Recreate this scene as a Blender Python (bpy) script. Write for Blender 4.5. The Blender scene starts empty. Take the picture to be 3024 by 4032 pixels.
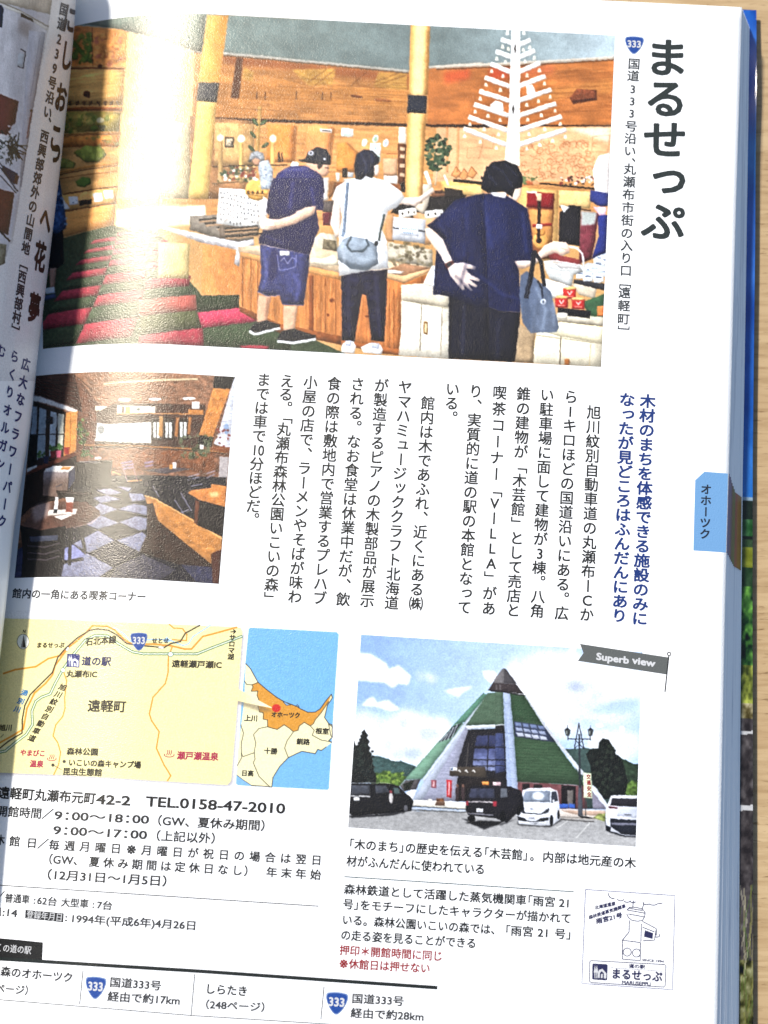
import bpy, math, random
import numpy as np
from mathutils import Matrix, Vector
from mathutils.geometry import tessellate_polygon

# ------------------------------------------------------------------ camera, light, exposure
FPX = 7500.0                     # focal length in photograph pixels (photograph 3024 x 4032)
PITCH, YAW, ROLL = 0.22642292, 0.01539614, 0.06338981
DIST = 0.4286                    # metres from lens to the page along the view axis
SUN = np.array([-0.462, 0.425, 0.780]); SUN /= np.linalg.norm(SUN)
SUN_STRENGTH = 4.4
SKY_STRENGTH = 0.115
EXPOSURE = 0.42

def rotation(a, b, c):
    ca, sa, cb, sb, cc, sc = math.cos(a), math.sin(a), math.cos(b), math.sin(b), math.cos(c), math.sin(c)
    rx = np.array([[1, 0, 0], [0, ca, -sa], [0, sa, ca]])
    ry = np.array([[cb, 0, sb], [0, 1, 0], [-sb, 0, cb]])
    rz = np.array([[cc, -sc, 0], [sc, cc, 0], [0, 0, 1]])
    return rz @ ry @ rx
ROT = rotation(PITCH, YAW, ROLL)
CAM = -(ROT @ np.array([0, 0, -1.0])) * DIST

scene = bpy.context.scene
col = scene.collection
cam_data = bpy.data.cameras.new('camera')
cam_data.sensor_fit = 'VERTICAL'; cam_data.sensor_height = 24.0
cam_data.lens = FPX / 4032 * 24.0
cam_data.clip_start = 0.01; cam_data.clip_end = 50
cam_data.dof.use_dof = True
cam_data.dof.focus_distance = DIST * 1.0
cam_data.dof.aperture_fstop = 12
camera = bpy.data.objects.new('camera', cam_data)
m = Matrix([[*ROT[0], CAM[0]], [*ROT[1], CAM[1]], [*ROT[2], CAM[2]], [0, 0, 0, 1]])
camera.matrix_world = m
col.objects.link(camera); scene.camera = camera

world = bpy.data.worlds.new('World'); scene.world = world; world.use_nodes = True
wn = world.node_tree.nodes; wl = world.node_tree.links
sky = wn.new('ShaderNodeTexSky'); sky.sky_type = 'NISHITA'; sky.sun_disc = False
elev = math.asin(SUN[2]); azim = math.atan2(SUN[0], SUN[1])
sky.sun_elevation = elev; sky.sun_rotation = azim
wl.new(sky.outputs[0], wn['Background'].inputs[0]); wn['Background'].inputs[1].default_value = SKY_STRENGTH

sl = bpy.data.lights.new('sun', 'SUN'); sl.energy = SUN_STRENGTH; sl.angle = math.radians(4.0); sl.color = (1.0, 0.96, 0.90)
so = bpy.data.objects.new('sun', sl)
so.rotation_euler = Vector(SUN.tolist()).to_track_quat('Z', 'Y').to_euler(); so.location = (-0.5, 0.4, 0.9)
col.objects.link(so)
scene.view_settings.view_transform = 'Standard'; scene.view_settings.look = 'None'
scene.view_settings.exposure = EXPOSURE; scene.view_settings.gamma = 1
scene.view_settings.use_curve_mapping = False

rng = np.random.default_rng(7); random.seed(7)

# ------------------------------------------------------------------ measuring: where a point of the print lies on the book
def ray(px):
    px = np.atleast_2d(np.asarray(px, float))
    d = np.stack([px[:, 0] - 1512, -(px[:, 1] - 2016), np.full(len(px), -FPX)], 1) @ ROT.T
    return d
def on_plane(px, z=0.0):
    d = ray(px); t = (z - CAM[2]) / d[:, 2]
    return CAM[:2] + d[:, :2] * np.reshape(t, (-1, 1))

def line_x(pxs, z=0.0):          # x of a traced line as a function of y
    p = on_plane(pxs, z); o = np.argsort(p[:, 1]); p = p[o]
    def f(y):
        y = np.asarray(y, float)
        s0 = (p[1, 0] - p[0, 0]) / (p[1, 1] - p[0, 1]); s1 = (p[-1, 0] - p[-2, 0]) / (p[-1, 1] - p[-2, 1])
        r = np.interp(y, p[:, 1], p[:, 0])
        r = np.where(y < p[0, 1], p[0, 0] + s0 * (y - p[0, 1]), r)
        return np.where(y > p[-1, 1], p[-1, 0] + s1 * (y - p[-1, 1]), r)
    return f
# the right-hand page: flat, then rolling down into the gutter
X1 = line_x([(850, 90), (700, 1480), (600, 2400), (560, 3100)])
def zr(x, y):
    d = np.clip(X1(y) - x, 0, 0.043)
    wav = 0.00012 * np.sin(y * 46 + 1.0) * np.sin(x * 30) + 0.00008 * np.sin(y * 90 + x * 55)
    return -7.6 * d * d + wav
def hit_right(px):
    d = ray(px); z = np.zeros(len(d))
    for _ in range(25):
        t = (z - CAM[2]) / d[:, 2]
        p = CAM[:2] + d[:, :2] * t[:, None]
        z = 0.4 * z + 0.6 * zr(p[:, 0], p[:, 1])
    return p
# the left-hand page: the thick half of the book, bulging out over the gutter
X0 = line_x([(302, -60), (275, 285), (237, 633), (184, 1076), (142, 1427), (112, 1700), (54, 2060), (18, 2400), (-22, 2750), (-70, 3200), (-150, 4000)], 0.0)
_pz = np.array([-14, -12, -9, -6, -3, 0, 2, 6, 10, 14, 18, 22, 25, 27, 28.0]) * 1e-3
_px = np.array([-8, -6.0, -3.4, -1.6, -.4, 0, -.15, -1.2, -2.9, -5.2, -8.2, -12.5, -18, -25, -34]) * 1e-3
_zz = np.linspace(_pz[0], _pz[-1], 400); _xx = np.interp(_zz, _pz, _px)
_k = np.exp(-np.linspace(-2, 2, 31) ** 2); _k /= _k.sum()
_xx = np.convolve(np.pad(_xx, 15, mode='edge'), _k, 'valid')
def xp(z): return np.interp(z, _zz, _xx)
def hs(y): return np.interp(y, [-.128, -.05, -.023, 0, .03, .06, .115], [.45, .48, .56, .74, 1.06, 1.20, 1.26])   # the arch is higher towards the head
def hit_left(px):
    d = ray(px); n = len(d)
    zs = np.linspace(0.036, -0.004, 320)
    prev = None; res = np.full((n, 3), np.nan)
    for i, z in enumerate(zs):
        t = (z - CAM[2]) / d[:, 2]
        p = CAM[:2] + d[:, :2] * t[:, None]
        g = p[:, 0] - X0(p[:, 1]) - xp(z / hs(p[:, 1]) if z > 0 else z)
        if prev is not None:
            new = np.isnan(res[:, 0]) & (g <= 0)
            a = (pg / (pg - g + 1e-12))[:, None]
            q = prev[:, :] * (1 - a) + np.c_[p, np.full(n, z)] * a
            res[new] = q[new]
        prev = np.c_[p, np.full(n, z)]; pg = g
    bad = np.isnan(res[:, 0])
    if bad.any():
        z = -0.0015
        yy = prev[bad, 1]
        res[bad] = np.c_[X0(yy) + xp(z), yy, np.full(bad.sum(), z)]
    return res

# ------------------------------------------------------------------ materials
def lin(c):
    c = np.asarray(c, float) / 255.0
    return np.where(c <= 0.04045, c / 12.92, ((c + 0.055) / 1.055) ** 2.4)
PAPER = np.array([0.80, 0.80, 0.79])

def new_mat(name):
    mt = bpy.data.materials.new(name); mt.use_nodes = True
    nt = mt.node_tree
    return mt, nt, nt.nodes['Principled BSDF']
def coated(name, rough=0.36, attr=None, color=None, spec=0.5, bump=1.0):
    """coated magazine paper: fine tooth, glossy; colour from the printed ink"""
    mt, nt, b = new_mat(name)
    N = nt.nodes.new; L = nt.links.new
    tc = N('ShaderNodeTexCoord')
    n1 = N('ShaderNodeTexNoise'); n1.inputs['Scale'].default_value = 3200; n1.inputs['Detail'].default_value = 3
    n2 = N('ShaderNodeTexNoise'); n2.inputs['Scale'].default_value = 60; n2.inputs['Detail'].default_value = 2
    L(tc.outputs['Object'], n1.inputs['Vector']); L(tc.outputs['Object'], n2.inputs['Vector'])
    bp = N('ShaderNodeBump'); bp.inputs['Strength'].default_value = 1.0; bp.inputs['Distance'].default_value = 0.00006 * bump
    L(n1.outputs[0], bp.inputs['Height'])
    bp2 = N('ShaderNodeBump'); bp2.inputs['Strength'].default_value = 1.0; bp2.inputs['Distance'].default_value = 0.00003
    L(n2.outputs[0], bp2.inputs['Height']); L(bp.outputs[0], bp2.inputs['Normal'])
    L(bp2.outputs[0], b.inputs['Normal'])
    b.inputs['Roughness'].default_value = rough
    b.inputs['Specular IOR Level'].default_value = spec; b.inputs['Specular Tint'].default_value = (1.0, 0.93, 0.78, 1)
    if attr:
        a = N('ShaderNodeAttribute'); a.attribute_name = attr
        hs = N('ShaderNodeMapRange')            # dot grain of offset printing
        n3 = N('ShaderNodeTexNoise'); n3.inputs['Scale'].default_value = 2600; n3.inputs['Detail'].default_value = 1
        L(tc.outputs['Object'], n3.inputs['Vector'])
        hs.inputs['From Min'].default_value = 0.3; hs.inputs['From Max'].default_value = 0.7
        hs.inputs['To Min'].default_value = 0.92; hs.inputs['To Max'].default_value = 1.08
        L(n3.outputs[0], hs.inputs['Value'])
        mx = N('ShaderNodeVectorMath'); mx.operation = 'SCALE'
        L(a.outputs['Color'], mx.inputs[0]); L(hs.outputs[0], mx.inputs['Scale'])
        L(mx.outputs[0], b.inputs['Base Color'])
    else:
        b.inputs['Base Color'].default_value = (*color, 1)
    return mt
M_PAPER = coated('coated_paper', color=PAPER, rough=0.27, spec=0.50)
M_PRINT = coated('four_colour_print', attr='ink', rough=0.27, spec=0.50)
_ink = {}
def ink(rgb):
    k = tuple(rgb)
    if k not in _ink:
        _ink[k] = coated('ink_%d_%d_%d' % k, color=lin(rgb) * 0.50, spec=0.3, rough=0.38)
    return _ink[k]

# ------------------------------------------------------------------ object helpers
def mesh_obj(name, verts, faces, mat, parent=None, smooth=False):
    me = bpy.data.meshes.new(name)
    me.from_pydata([tuple(map(float, v)) for v in verts], [], faces)
    me.materials.append(mat); me.update()
    if smooth: me.polygons.foreach_set('use_smooth', [True] * len(me.polygons))
    o = bpy.data.objects.new(name, me); col.objects.link(o)
    if parent: o.parent = parent
    return o
def grid_obj(name, P, mat, parent=None, ink_cols=None, smooth=True):
    """P: (h, w, 3) points"""
    h, w = P.shape[:2]
    me = bpy.data.meshes.new(name)
    idx = np.arange(h * w).reshape(h, w)
    f = np.stack([idx[:-1, :-1], idx[1:, :-1], idx[1:, 1:], idx[:-1, 1:]], -1).reshape(-1, 4)
    me.vertices.add(h * w); me.vertices.foreach_set('co', P.reshape(-1).astype(np.float32))
    me.loops.add(len(f) * 4); me.loops.foreach_set('vertex_index', f.reshape(-1).astype(np.int32))
    me.polygons.add(len(f)); me.polygons.foreach_set('loop_start', (np.arange(len(f)) * 4).astype(np.int32))
    me.update(calc_edges=True)
    if smooth: me.polygons.foreach_set('use_smooth', np.ones(len(f), bool))
    if ink_cols is not None:
        a = me.color_attributes.new('ink', 'FLOAT_COLOR', 'POINT')
        c = np.ones((h * w, 4), np.float32); c[:, :3] = ink_cols.reshape(-1, 3)
        a.data.foreach_set('color', c.reshape(-1))
    me.materials.append(mat); me.update()
    o = bpy.data.objects.new(name, me); col.objects.link(o)
    if parent: o.parent = parent
    return o

# ------------------------------------------------------------------ lettering
_tc = bpy.data.curves.new('lettering', 'FONT'); _to = bpy.data.objects.new('lettering', _tc); col.objects.link(_to)
_tc.resolution_u = 3
_gc = {}; _ac = {}
def _eval(s, off):
    _tc.body = s; _tc.offset = off
    _to.update_tag(); bpy.context.view_layer.update()
    dg = bpy.context.evaluated_depsgraph_get()
    me = bpy.data.meshes.new_from_object(_to.evaluated_get(dg))
    v = np.zeros(len(me.vertices) * 3); me.vertices.foreach_get('co', v)
    f = [tuple(p.vertices) for p in me.polygons]
    bpy.data.meshes.remove(me)
    return v.reshape(-1, 3)[:, :2], f
def glyph(ch, off=0.0):
    if (ch, off) not in _gc:
        v, f = _eval(ch, off)
        if ch == '※': v = (v - v.mean(0)) * 1.45 + np.array([0.5, 0.36])
        _gc[(ch, off)] = (v, f)
    return _gc[(ch, off)]
def advance(ch):
    if ord(ch) > 0x2E7F or ch in '～／：（）「」、。　※×': return 1.0
    if ch not in _ac:
        a = _eval('H' + ch + 'H', 0)[0][:, 0].max(); b = _eval('HH', 0)[0][:, 0].max()
        _ac[ch] = a - b
    return _ac[ch]
ROT90 = set('ー～「」（）[]［］〔〕『』—')
SMALL = set('っゅャッョゃュョァィゥェォ')
def cells_of(s):
    out = []; i = 0
    while i < len(s):
        if s[i] == '{': j = s.index('}', i); out.append(s[i + 1:j]); i = j + 1
        else: out.append(s[i]); i += 1
    return out

class Ink:
    """collects printed shapes that share one ink and lays them on a page as one mesh"""
    def __init__(self, side='right', weight=0.0):
        self.v = []; self.f = []; self.n = 0; self.side = side; self.l = []; self.weight = weight
    def add(self, pts, faces, lift=0.0):
        pts = np.asarray(pts, float)
        self.v.append(pts); self.f += [tuple(i + self.n for i in f) for f in faces]; self.n += len(pts); self.l.append(np.full(len(pts), lift))
    def build(self, name, rgb, parent, lift=0.03e-3, label=None):
        if not self.n: return None
        V = np.concatenate(self.v); Lf = np.concatenate(self.l)
        F = []
        for f in self.f:
            for i in range(1, len(f) - 1): F.append((f[0], f[i], f[i + 1]))
        thr = 0.0016 if self.side == 'right' else 12.0
        lim = (float(X1(0)) + 0.01) if self.side == 'right' else 1e9
        V = [tuple(v) for v in V]; Lf = list(Lf); out = []; stack = F
        while stack:
            nxt = []
            for a, b, c in stack:
                A, B, C = V[a], V[b], V[c]
                e = (math.dist(A, B), math.dist(B, C), math.dist(C, A)); k = max(e)
                if k > thr and min(A[0], B[0], C[0]) < lim:
                    i = e.index(k); p, q, r = ((a, b, c), (b, c, a), (c, a, b))[i]
                    V.append(((V[p][0] + V[q][0]) / 2, (V[p][1] + V[q][1]) / 2)); Lf.append(Lf[p]); m_ = len(V) - 1
                    nxt += [(p, m_, r), (m_, q, r)]
                else: out.append((a, b, c))
            stack = nxt
        V = np.array(V); Lf = np.array(Lf)
        if self.side == 'right': P = np.c_[V, zr(V[:, 0], V[:, 1]) + lift + Lf]
        else:
            P = hit_left(V); P[:, 0] += lift * 1.3 + Lf; P[:, 2] += lift + Lf
        o = mesh_obj(name, P, out, ink(rgb), parent)
        if label: o['label'] = label
        return o
def weights(off, em=60):
    """strokes are thickened by laying shifted copies of the outline, a few micrometres apart"""
    if off < 0: return [(-.008, 0), (.008, 0)]
    if off <= 0.014: d = max(off + 0.016, min(1.0 / em, 0.036)); return [(-d, -d), (d, d), (-d, d), (d, -d)]
    d = max(off + 0.012, min(0.9 / em, 0.04)); r = d * 0.75
    return [(-d, 0), (d, 0), (0, d), (0, -d), (-r, -r), (r, r), (-r, r), (r, -r)]
def to_page(pts): return hit_right(pts)

def frame_at(p, side):
    """page axes (right, up) at an image point, and the page length of one image pixel"""
    if side == 'left': return None
    a = to_page([p, (p[0] + 20, p[1] + 1.2), (p[0], p[1] + 20)])
    return np.linalg.norm(a[1] - a[0]) / 20.03, np.linalg.norm(a[2] - a[0]) / 20
def vert_text(I, s, A, B, emx, emy=None, off=0.0):
    """column of characters, centres running from image point A to B"""
    cs = cells_of(s); n = len(cs); emy = emy or emx
    A = np.array(A, float); B = np.array(B, float)
    for i, c in enumerate(cs):
        p = A + (B - A) * (i / max(1, n - 1))
        if c in ' 　': continue
        if I.side == 'right':
            q = to_page([A, B, p] if n > 1 else [(p[0] + 1.2, p[1] - 20), (p[0] - 1.2, p[1] + 20), p]); u = q[0] - q[1]; u /= np.linalg.norm(u)
            w = np.array([u[1], -u[0]]); w = 0.5 * w + 0.5 * np.array([1.0, 0.0]); w /= np.linalg.norm(w)
            kx, ky = frame_at(p, 'right'); c0 = q[2]; ex = w * emx * kx; ey = u * emy * ky
        else:
            d = A - B if n > 1 else np.array([2.6, -20.0]); d /= np.linalg.norm(d); c0 = p
            ex = np.array([emx, emx * 0.42]); ey = d * emy
        x = 0.0; adv = sum(advance(k) for k in c)
        sx = 0.9 / adv if len(c) > 1 else 1.0
        if len(c) > 1: x = -adv / 2
        for k in c:
            g, f = glyph(k)
            a = advance(k)
            gx = (g[:, 0] - a / 2) if len(c) == 1 else (g[:, 0] + x) * sx
            gy = g[:, 1] - 0.36
            x += a
            if k in ROT90: gx, gy = gy.copy(), -gx.copy()
            elif k in '、。': gx = gx + 0.60; gy = gy + 0.58
            elif k in SMALL: gx = gx + 0.10; gy = gy + 0.10
            for j, (dx, dy) in enumerate(weights(off, emx)): I.add(c0 + (gx + dx)[:, None] * ex + (gy + dy)[:, None] * ey, f, j * 2e-6)
def run_text(I, s, A, B, em, off=0.0, tight=True):
    """line of characters whose mid-height runs from image point A (left end) to B (right end)"""
    A = np.array(A, float); B = np.array(B, float)
    def adv(k):
        if k in '「」（）：' and tight: return 0.52
        return advance(k)
    tot = sum(adv(k) for k in s)
    if I.side == 'right':
        q = to_page([A, B]); u = q[1] - q[0]; L = np.linalg.norm(u)
    x = 0.0
    for k in s:
        a = adv(k)
        if k not in ' 　':
            g, f = glyph(k)
            sh = 0.0
            if tight and k in '「（': sh = -0.48
            if tight and k == '：': sh = 0.01
            t0 = (x + a / 2) / tot
            p = A + (B - A) * t0
            if I.side == 'right':
                kx, ky = frame_at(p, 'right'); c0 = to_page([p])[0]
                d = B - A; q2 = to_page([p - d * 0.02, p + d * 0.02]); uu = (q2[1] - q2[0]) / np.linalg.norm(q2[1] - q2[0])
                ex = (q2[1] - q2[0]) / 0.04 / tot; ey = np.array([-uu[1], uu[0]]); ey = 0.5 * ey + 0.5 * np.array([0, 1.0]); ey *= em * ky / np.linalg.norm(ey)
            else:
                ex = (B - A) / tot; ey = np.array([0, -em]); c0 = p
            gx = g[:, 0] + sh - a / 2; gy = g[:, 1] - 0.36
            for j, (dx, dy) in enumerate(weights(off, em)): I.add(c0 + (gx + dx)[:, None] * ex + (gy + dy)[:, None] * ey, f, j * 2e-6)
        x += a
def poly(I, pts, sub=None):
    q = to_page(pts) if I.side == 'right' else np.asarray(pts, float)
    I.add(q, [tuple(t) for t in tessellate_polygon([[Vector((float(a), float(b), 0)) for a, b in q]])])
def stroke(I, pts, w, closed=False, steps=24):
    """printed rule of width w (image px) along image points, subdivided so that it follows the paper"""
    pts = [np.array(p, float) for p in pts]
    if closed: pts.append(pts[0])
    P = []
    for a, b in zip(pts[:-1], pts[1:]):
        n = max(1, int(np.linalg.norm(b - a) / steps))
        P += [a + (b - a) * i / n for i in range(n)]
    P.append(pts[-1]); P = np.array(P)
    T = np.gradient(P, axis=0); T /= np.linalg.norm(T, axis=1)[:, None] + 1e-9
    Nn = np.stack([-T[:, 1], T[:, 0]], 1) * w / 2
    V = np.concatenate([P + Nn, P - Nn]); n = len(P)
    if I.side == 'right': V = to_page(V)
    I.add(V, [(i, i + 1, n + i + 1, n + i) for i in range(n - 1)])

# ------------------------------------------------------------------ painter for the printed pictures
def up(a, H, W):
    h, w = a.shape[:2]
    y = np.linspace(0, h - 1, H); x = np.linspace(0, w - 1, W)
    y0 = np.clip(y.astype(int), 0, h - 2); x0 = np.clip(x.astype(int), 0, w - 2)
    fy = (y - y0)[:, None]; fx = (x - x0)[None, :]
    fy = fy * fy * (3 - 2 * fy); fx = fx * fx * (3 - 2 * fx)
    return (a[y0][:, x0] * (1 - fy) * (1 - fx) + a[y0][:, x0 + 1] * (1 - fy) * fx + a[y0 + 1][:, x0] * fy * (1 - fx) + a[y0 + 1][:, x0 + 1] * fy * fx)
def noise(H, W, sy, sx, octaves=3):
    out = np.zeros((H, W)); amp = 1.0; tot = 0
    for _ in range(octaves):
        h = max(2, int(H / max(sy, 1)) + 2); w = max(2, int(W / max(sx, 1)) + 2)
        out += amp * up(rng.standard_normal((h, w)), H, W); tot += amp; amp *= 0.55; sy /= 2; sx /= 2
    return out / tot
def blur(a, r):
    if r <= 0: return a
    n = int(math.ceil(r * 2.2)); k = np.exp(-np.arange(-n, n + 1) ** 2 / (2 * r * r)); k /= k.sum()
    for ax in (0, 1):
        pad = [(0, 0)] * a.ndim; pad[ax] = (n, n)
        b = np.pad(a, pad, mode='edge'); out = 0
        for i, kk in enumerate(k):
            sl_ = [slice(None)] * a.ndim; sl_[ax] = slice(i, i + a.shape[ax]); out = out + kk * b[tuple(sl_)]
        a = out
    return a
def homography(src, dst):
    A = []
    for (x, y), (u, v) in zip(src, dst):
        A.append([x, y, 1, 0, 0, 0, -u * x, -u * y, -u]); A.append([0, 0, 0, x, y, 1, -v * x, -v * y, -v])
    return np.linalg.svd(np.array(A))[2][-1].reshape(3, 3)
class Canvas:
    def __init__(self, corners, W, H, base, side='right', extend=None):
        self.W, self.H = W, H; self.side = side
        if side == 'right':
            pc = hit_right(corners) * 1000.0        # millimetres on the page
            if extend: pc[0] = pc[1] + (pc[0] - pc[1]) * extend; pc[3] = pc[2] + (pc[3] - pc[2]) * extend
        else: pc = np.asarray(corners, float)
        self.Hm = homography(pc, [(0, 0), (W - 1, 0), (W - 1, H - 1), (0, H - 1)])
        self.Hi = np.linalg.inv(self.Hm)
        self.a = np.zeros((H, W, 3)) + np.asarray(base, float)
        self.z = (0, 0, 1.0); self.form = 0.0
    def ctx(self, x0, y0, s): self.z = (x0, y0, s); return self
    def px(self, pts):
        p = np.asarray(pts, float); x0, y0, s = self.z
        p = np.c_[p[:, 0] / s + x0, p[:, 1] / s + y0]
        if self.side == 'right': p = hit_right(p) * 1000.0
        q = np.c_[p, np.ones(len(p))] @ self.Hm.T
        return q[:, :2] / q[:, 2:]
    def scale(self):
        c = self.px([(0, 0), (100, 0)]); return np.linalg.norm(c[1] - c[0]) / 100
    def mask(self, pts, soft=0.0):
        q = self.px(pts)
        return self.mask_r(q, soft * self.scale())
    def mask_r(self, q, soft=0.0):
        pad = 2 + int(soft * 3)
        x0 = int(max(0, math.floor(q[:, 0].min()) - pad)); x1 = int(min(self.W, math.ceil(q[:, 0].max()) + pad + 1))
        y0 = int(max(0, math.floor(q[:, 1].min()) - pad)); y1 = int(min(self.H, math.ceil(q[:, 1].max()) + pad + 1))
        if x1 <= x0 or y1 <= y0: return None
        S = 3
        ys = y0 + (np.arange((y1 - y0) * S) + 0.5) / S - 0.5; xs = x0 + (np.arange((x1 - x0) * S) + 0.5) / S - 0.5
        ins = np.zeros((len(ys), len(xs)), bool)
        r = np.roll(q, -1, 0)
        for (ax, ay), (bx, by) in zip(q, r):
            if ay == by: continue
            c = (ay > ys) != (by > ys)
            rows = np.nonzero(c)[0]
            if len(rows) == 0: continue
            xi = ax + (ys[rows] - ay) * (bx - ax) / (by - ay)
            ins[rows] ^= xs[None, :] < xi[:, None]
        mk = ins.reshape(y1 - y0, S, x1 - x0, S).mean((1, 3))
        if soft > 0.3: mk = blur(mk, soft)
        return (slice(y0, y1), slice(x0, x1)), mk
    def P(self, c, pts, soft=0.0, a=1.0, n=0.0, ns=(6, 6), c2=None, g=None):
        """filled shape; c2/g: second colour and the two points between which the colours run; n: mottling"""
        r = self.mask(pts, soft)
        if r is None: return self
        sl_, mk = r; h, w = mk.shape
        cc = np.zeros((h, w, 3)) + np.asarray(c, float)
        if c2 is not None:
            gp = self.px(g); d = gp[1] - gp[0]
            yy, xx = np.mgrid[sl_[0], sl_[1]]
            t = ((xx - gp[0][0]) * d[0] + (yy - gp[0][1]) * d[1]) / (d @ d)
            t = np.clip(t, 0, 1)[..., None]; cc = np.asarray(c, float) * (1 - t) + np.asarray(c2, float) * t
        if self.form and c2 is None and soft < 3 and h > 5 and w > 5:
            ar = mk.sum()
            if 40 < ar < 12000:
                rr = min(9.0, max(1.0, math.sqrt(ar) * 0.11)); e = blur(np.pad(mk, 4), rr)[4:-4, 4:-4]
                gy_, gx_ = np.gradient(e)
                f_ = 1 + self.form * ((e - 0.85) * 0.55 + (gx_ * 0.5 + gy_ * 0.8) * rr * 0.9)
                cc = cc * f_[..., None]
            n = max(n, 0.035)
        if n: cc = cc * (1 + n * noise(h, w, ns[0], ns[1]))[..., None]
        mk = (mk * a)[..., None]
        self.a[sl_] = self.a[sl_] * (1 - mk) + cc * mk
        return self
    def R(self, c, x0, y0, x1, y1, **k): return self.P(c, [(x0, y0), (x1, y0), (x1, y1), (x0, y1)], **k)
    def L(self, c, pts, w, **k):
        p = np.asarray(pts, float)
        for a, b in zip(p[:-1], p[1:]):
            d = b - a; l = np.linalg.norm(d) + 1e-9; d /= l; nn = np.array([-d[1], d[0]]) * w / 2
            e = d * w * 0.25
            self.P(c, [a - e + nn, b + e + nn, b + e - nn, a - e - nn], **k)
        return self
    def E(self, c, x, y, rx, ry, rot=0.0, **k):
        t = np.linspace(0, 2 * np.pi, 22)[:-1]; ct, st = math.cos(rot), math.sin(rot)
        return self.P(c, [(x + rx * math.cos(i) * ct - ry * math.sin(i) * st, y + rx * math.cos(i) * st + ry * math.sin(i) * ct) for i in t], **k)
    def blobs(self, cols, x0, y0, x1, y1, nn, r0, r1, inside=None, **k):
        for _ in range(nn):
            x = random.uniform(x0, x1); y = random.uniform(y0, y1)
            if inside and ((x - (x0 + x1) / 2) / ((x1 - x0) / 2)) ** 2 + ((y - (y0 + y1) / 2) / ((y1 - y0) / 2)) ** 2 > 1: continue
            r = random.uniform(r0, r1); nv = random.randint(5, 8); ph = random.random() * 6
            pts = [(x + r * random.uniform(.5, 1.2) * math.cos(ph + 6.283 * i / nv), y + r * random.uniform(.4, 1.1) * math.sin(ph + 6.283 * i / nv)) for i in range(nv)]
            self.P(random.choice(cols), pts, **k)
        return self
    def lay(self, name, parent, gain=0.72, lift=0.015e-3, grain=0.03, soft=0.0, label=None, warp=0.6, contrast=0.5):
        A = self.a
        if self.form:                              # the camera's own softness and sharpening of the printed picture
            H, W = self.H, self.W; yy, xx = np.mgrid[0:H, 0:W].astype(float)
            dx = noise(H, W, 4, 4, 2) * 0.75 * warp; dy = noise(H, W, 4, 4, 2) * 0.75 * warp
            xs = np.clip(xx + dx, 0, W - 1.001); ys = np.clip(yy + dy, 0, H - 1.001); xi = xs.astype(int); yi = ys.astype(int)
            fx = (xs - xi)[..., None]; fy = (ys - yi)[..., None]
            A = A[yi, xi] * (1 - fx) * (1 - fy) + A[yi, xi + 1] * fx * (1 - fy) + A[yi + 1, xi] * (1 - fx) * fy + A[yi + 1, xi + 1] * fx * fy
            A = blur(A, 0.5); Lm = A.mean(2, keepdims=True); A = A + 0.40 * (Lm - blur(Lm, 1.8)) + 0.12 * (Lm - blur(Lm, 8))
            t = np.clip(A.mean(2, keepdims=True) / 255, 0, 1); A = A * (1 + contrast * (t - 0.5) * (1 - t) * 1.6)
        A = A * (1 + grain * noise(self.H, self.W, 2, 2, 2) + grain * .8 * noise(self.H, self.W, 9, 9, 2))[..., None]
        c = np.minimum(lin(np.clip(A, 3, 255)) * gain, PAPER)
        yy, xx = np.mgrid[0:self.H, 0:self.W]
        q = np.c_[xx.ravel(), yy.ravel(), np.ones(xx.size)] @ self.Hi.T
        q = q[:, :2] / q[:, 2:]
        if self.side == 'right':
            p = q / 1000.0; P = np.c_[p, zr(p[:, 0], p[:, 1]) + lift]
        else:
            P = hit_left(q); P[:, 0] += lift; P[:, 2] += lift
        o = grid_obj(name, P.reshape(self.H, self.W, 3), M_PRINT, parent, c)
        if label: o['label'] = label
        return o
# ------------------------------------------------------------------ the book
book = bpy.data.objects.new('guidebook', None); col.objects.link(book)
book.location = (0, 0, 0)
book['label'] = 'open paperback travel guidebook with glossy printed pages lying on the wooden table'
book['category'] = 'book'
T_BLOCK = 0.0095
YT = float(on_plane([(2600, 12)])[0, 1]) + 0.0006       # head of the page
YB = -0.128                                            # tail, below the frame
# every leaf is one sheet of the stack; the fore-edges are fanned
top_r = line_x([(2921, 29), (2894, 955), (2854, 2400), (2823, 4032)], 0)
bot_r = line_x([(2951, 150), (2940, 1000), (2925, 1860), (2916, 2800), (2909, 4032)], -T_BLOCK)
pt = on_plane([(2300, 0), (2921, 29)])
slope_t = (pt[1, 1] - pt[0, 1]) / (pt[1, 0] - pt[0, 0])
def y_top(x): return pt[1, 1] + (x - pt[1, 0]) * slope_t

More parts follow.
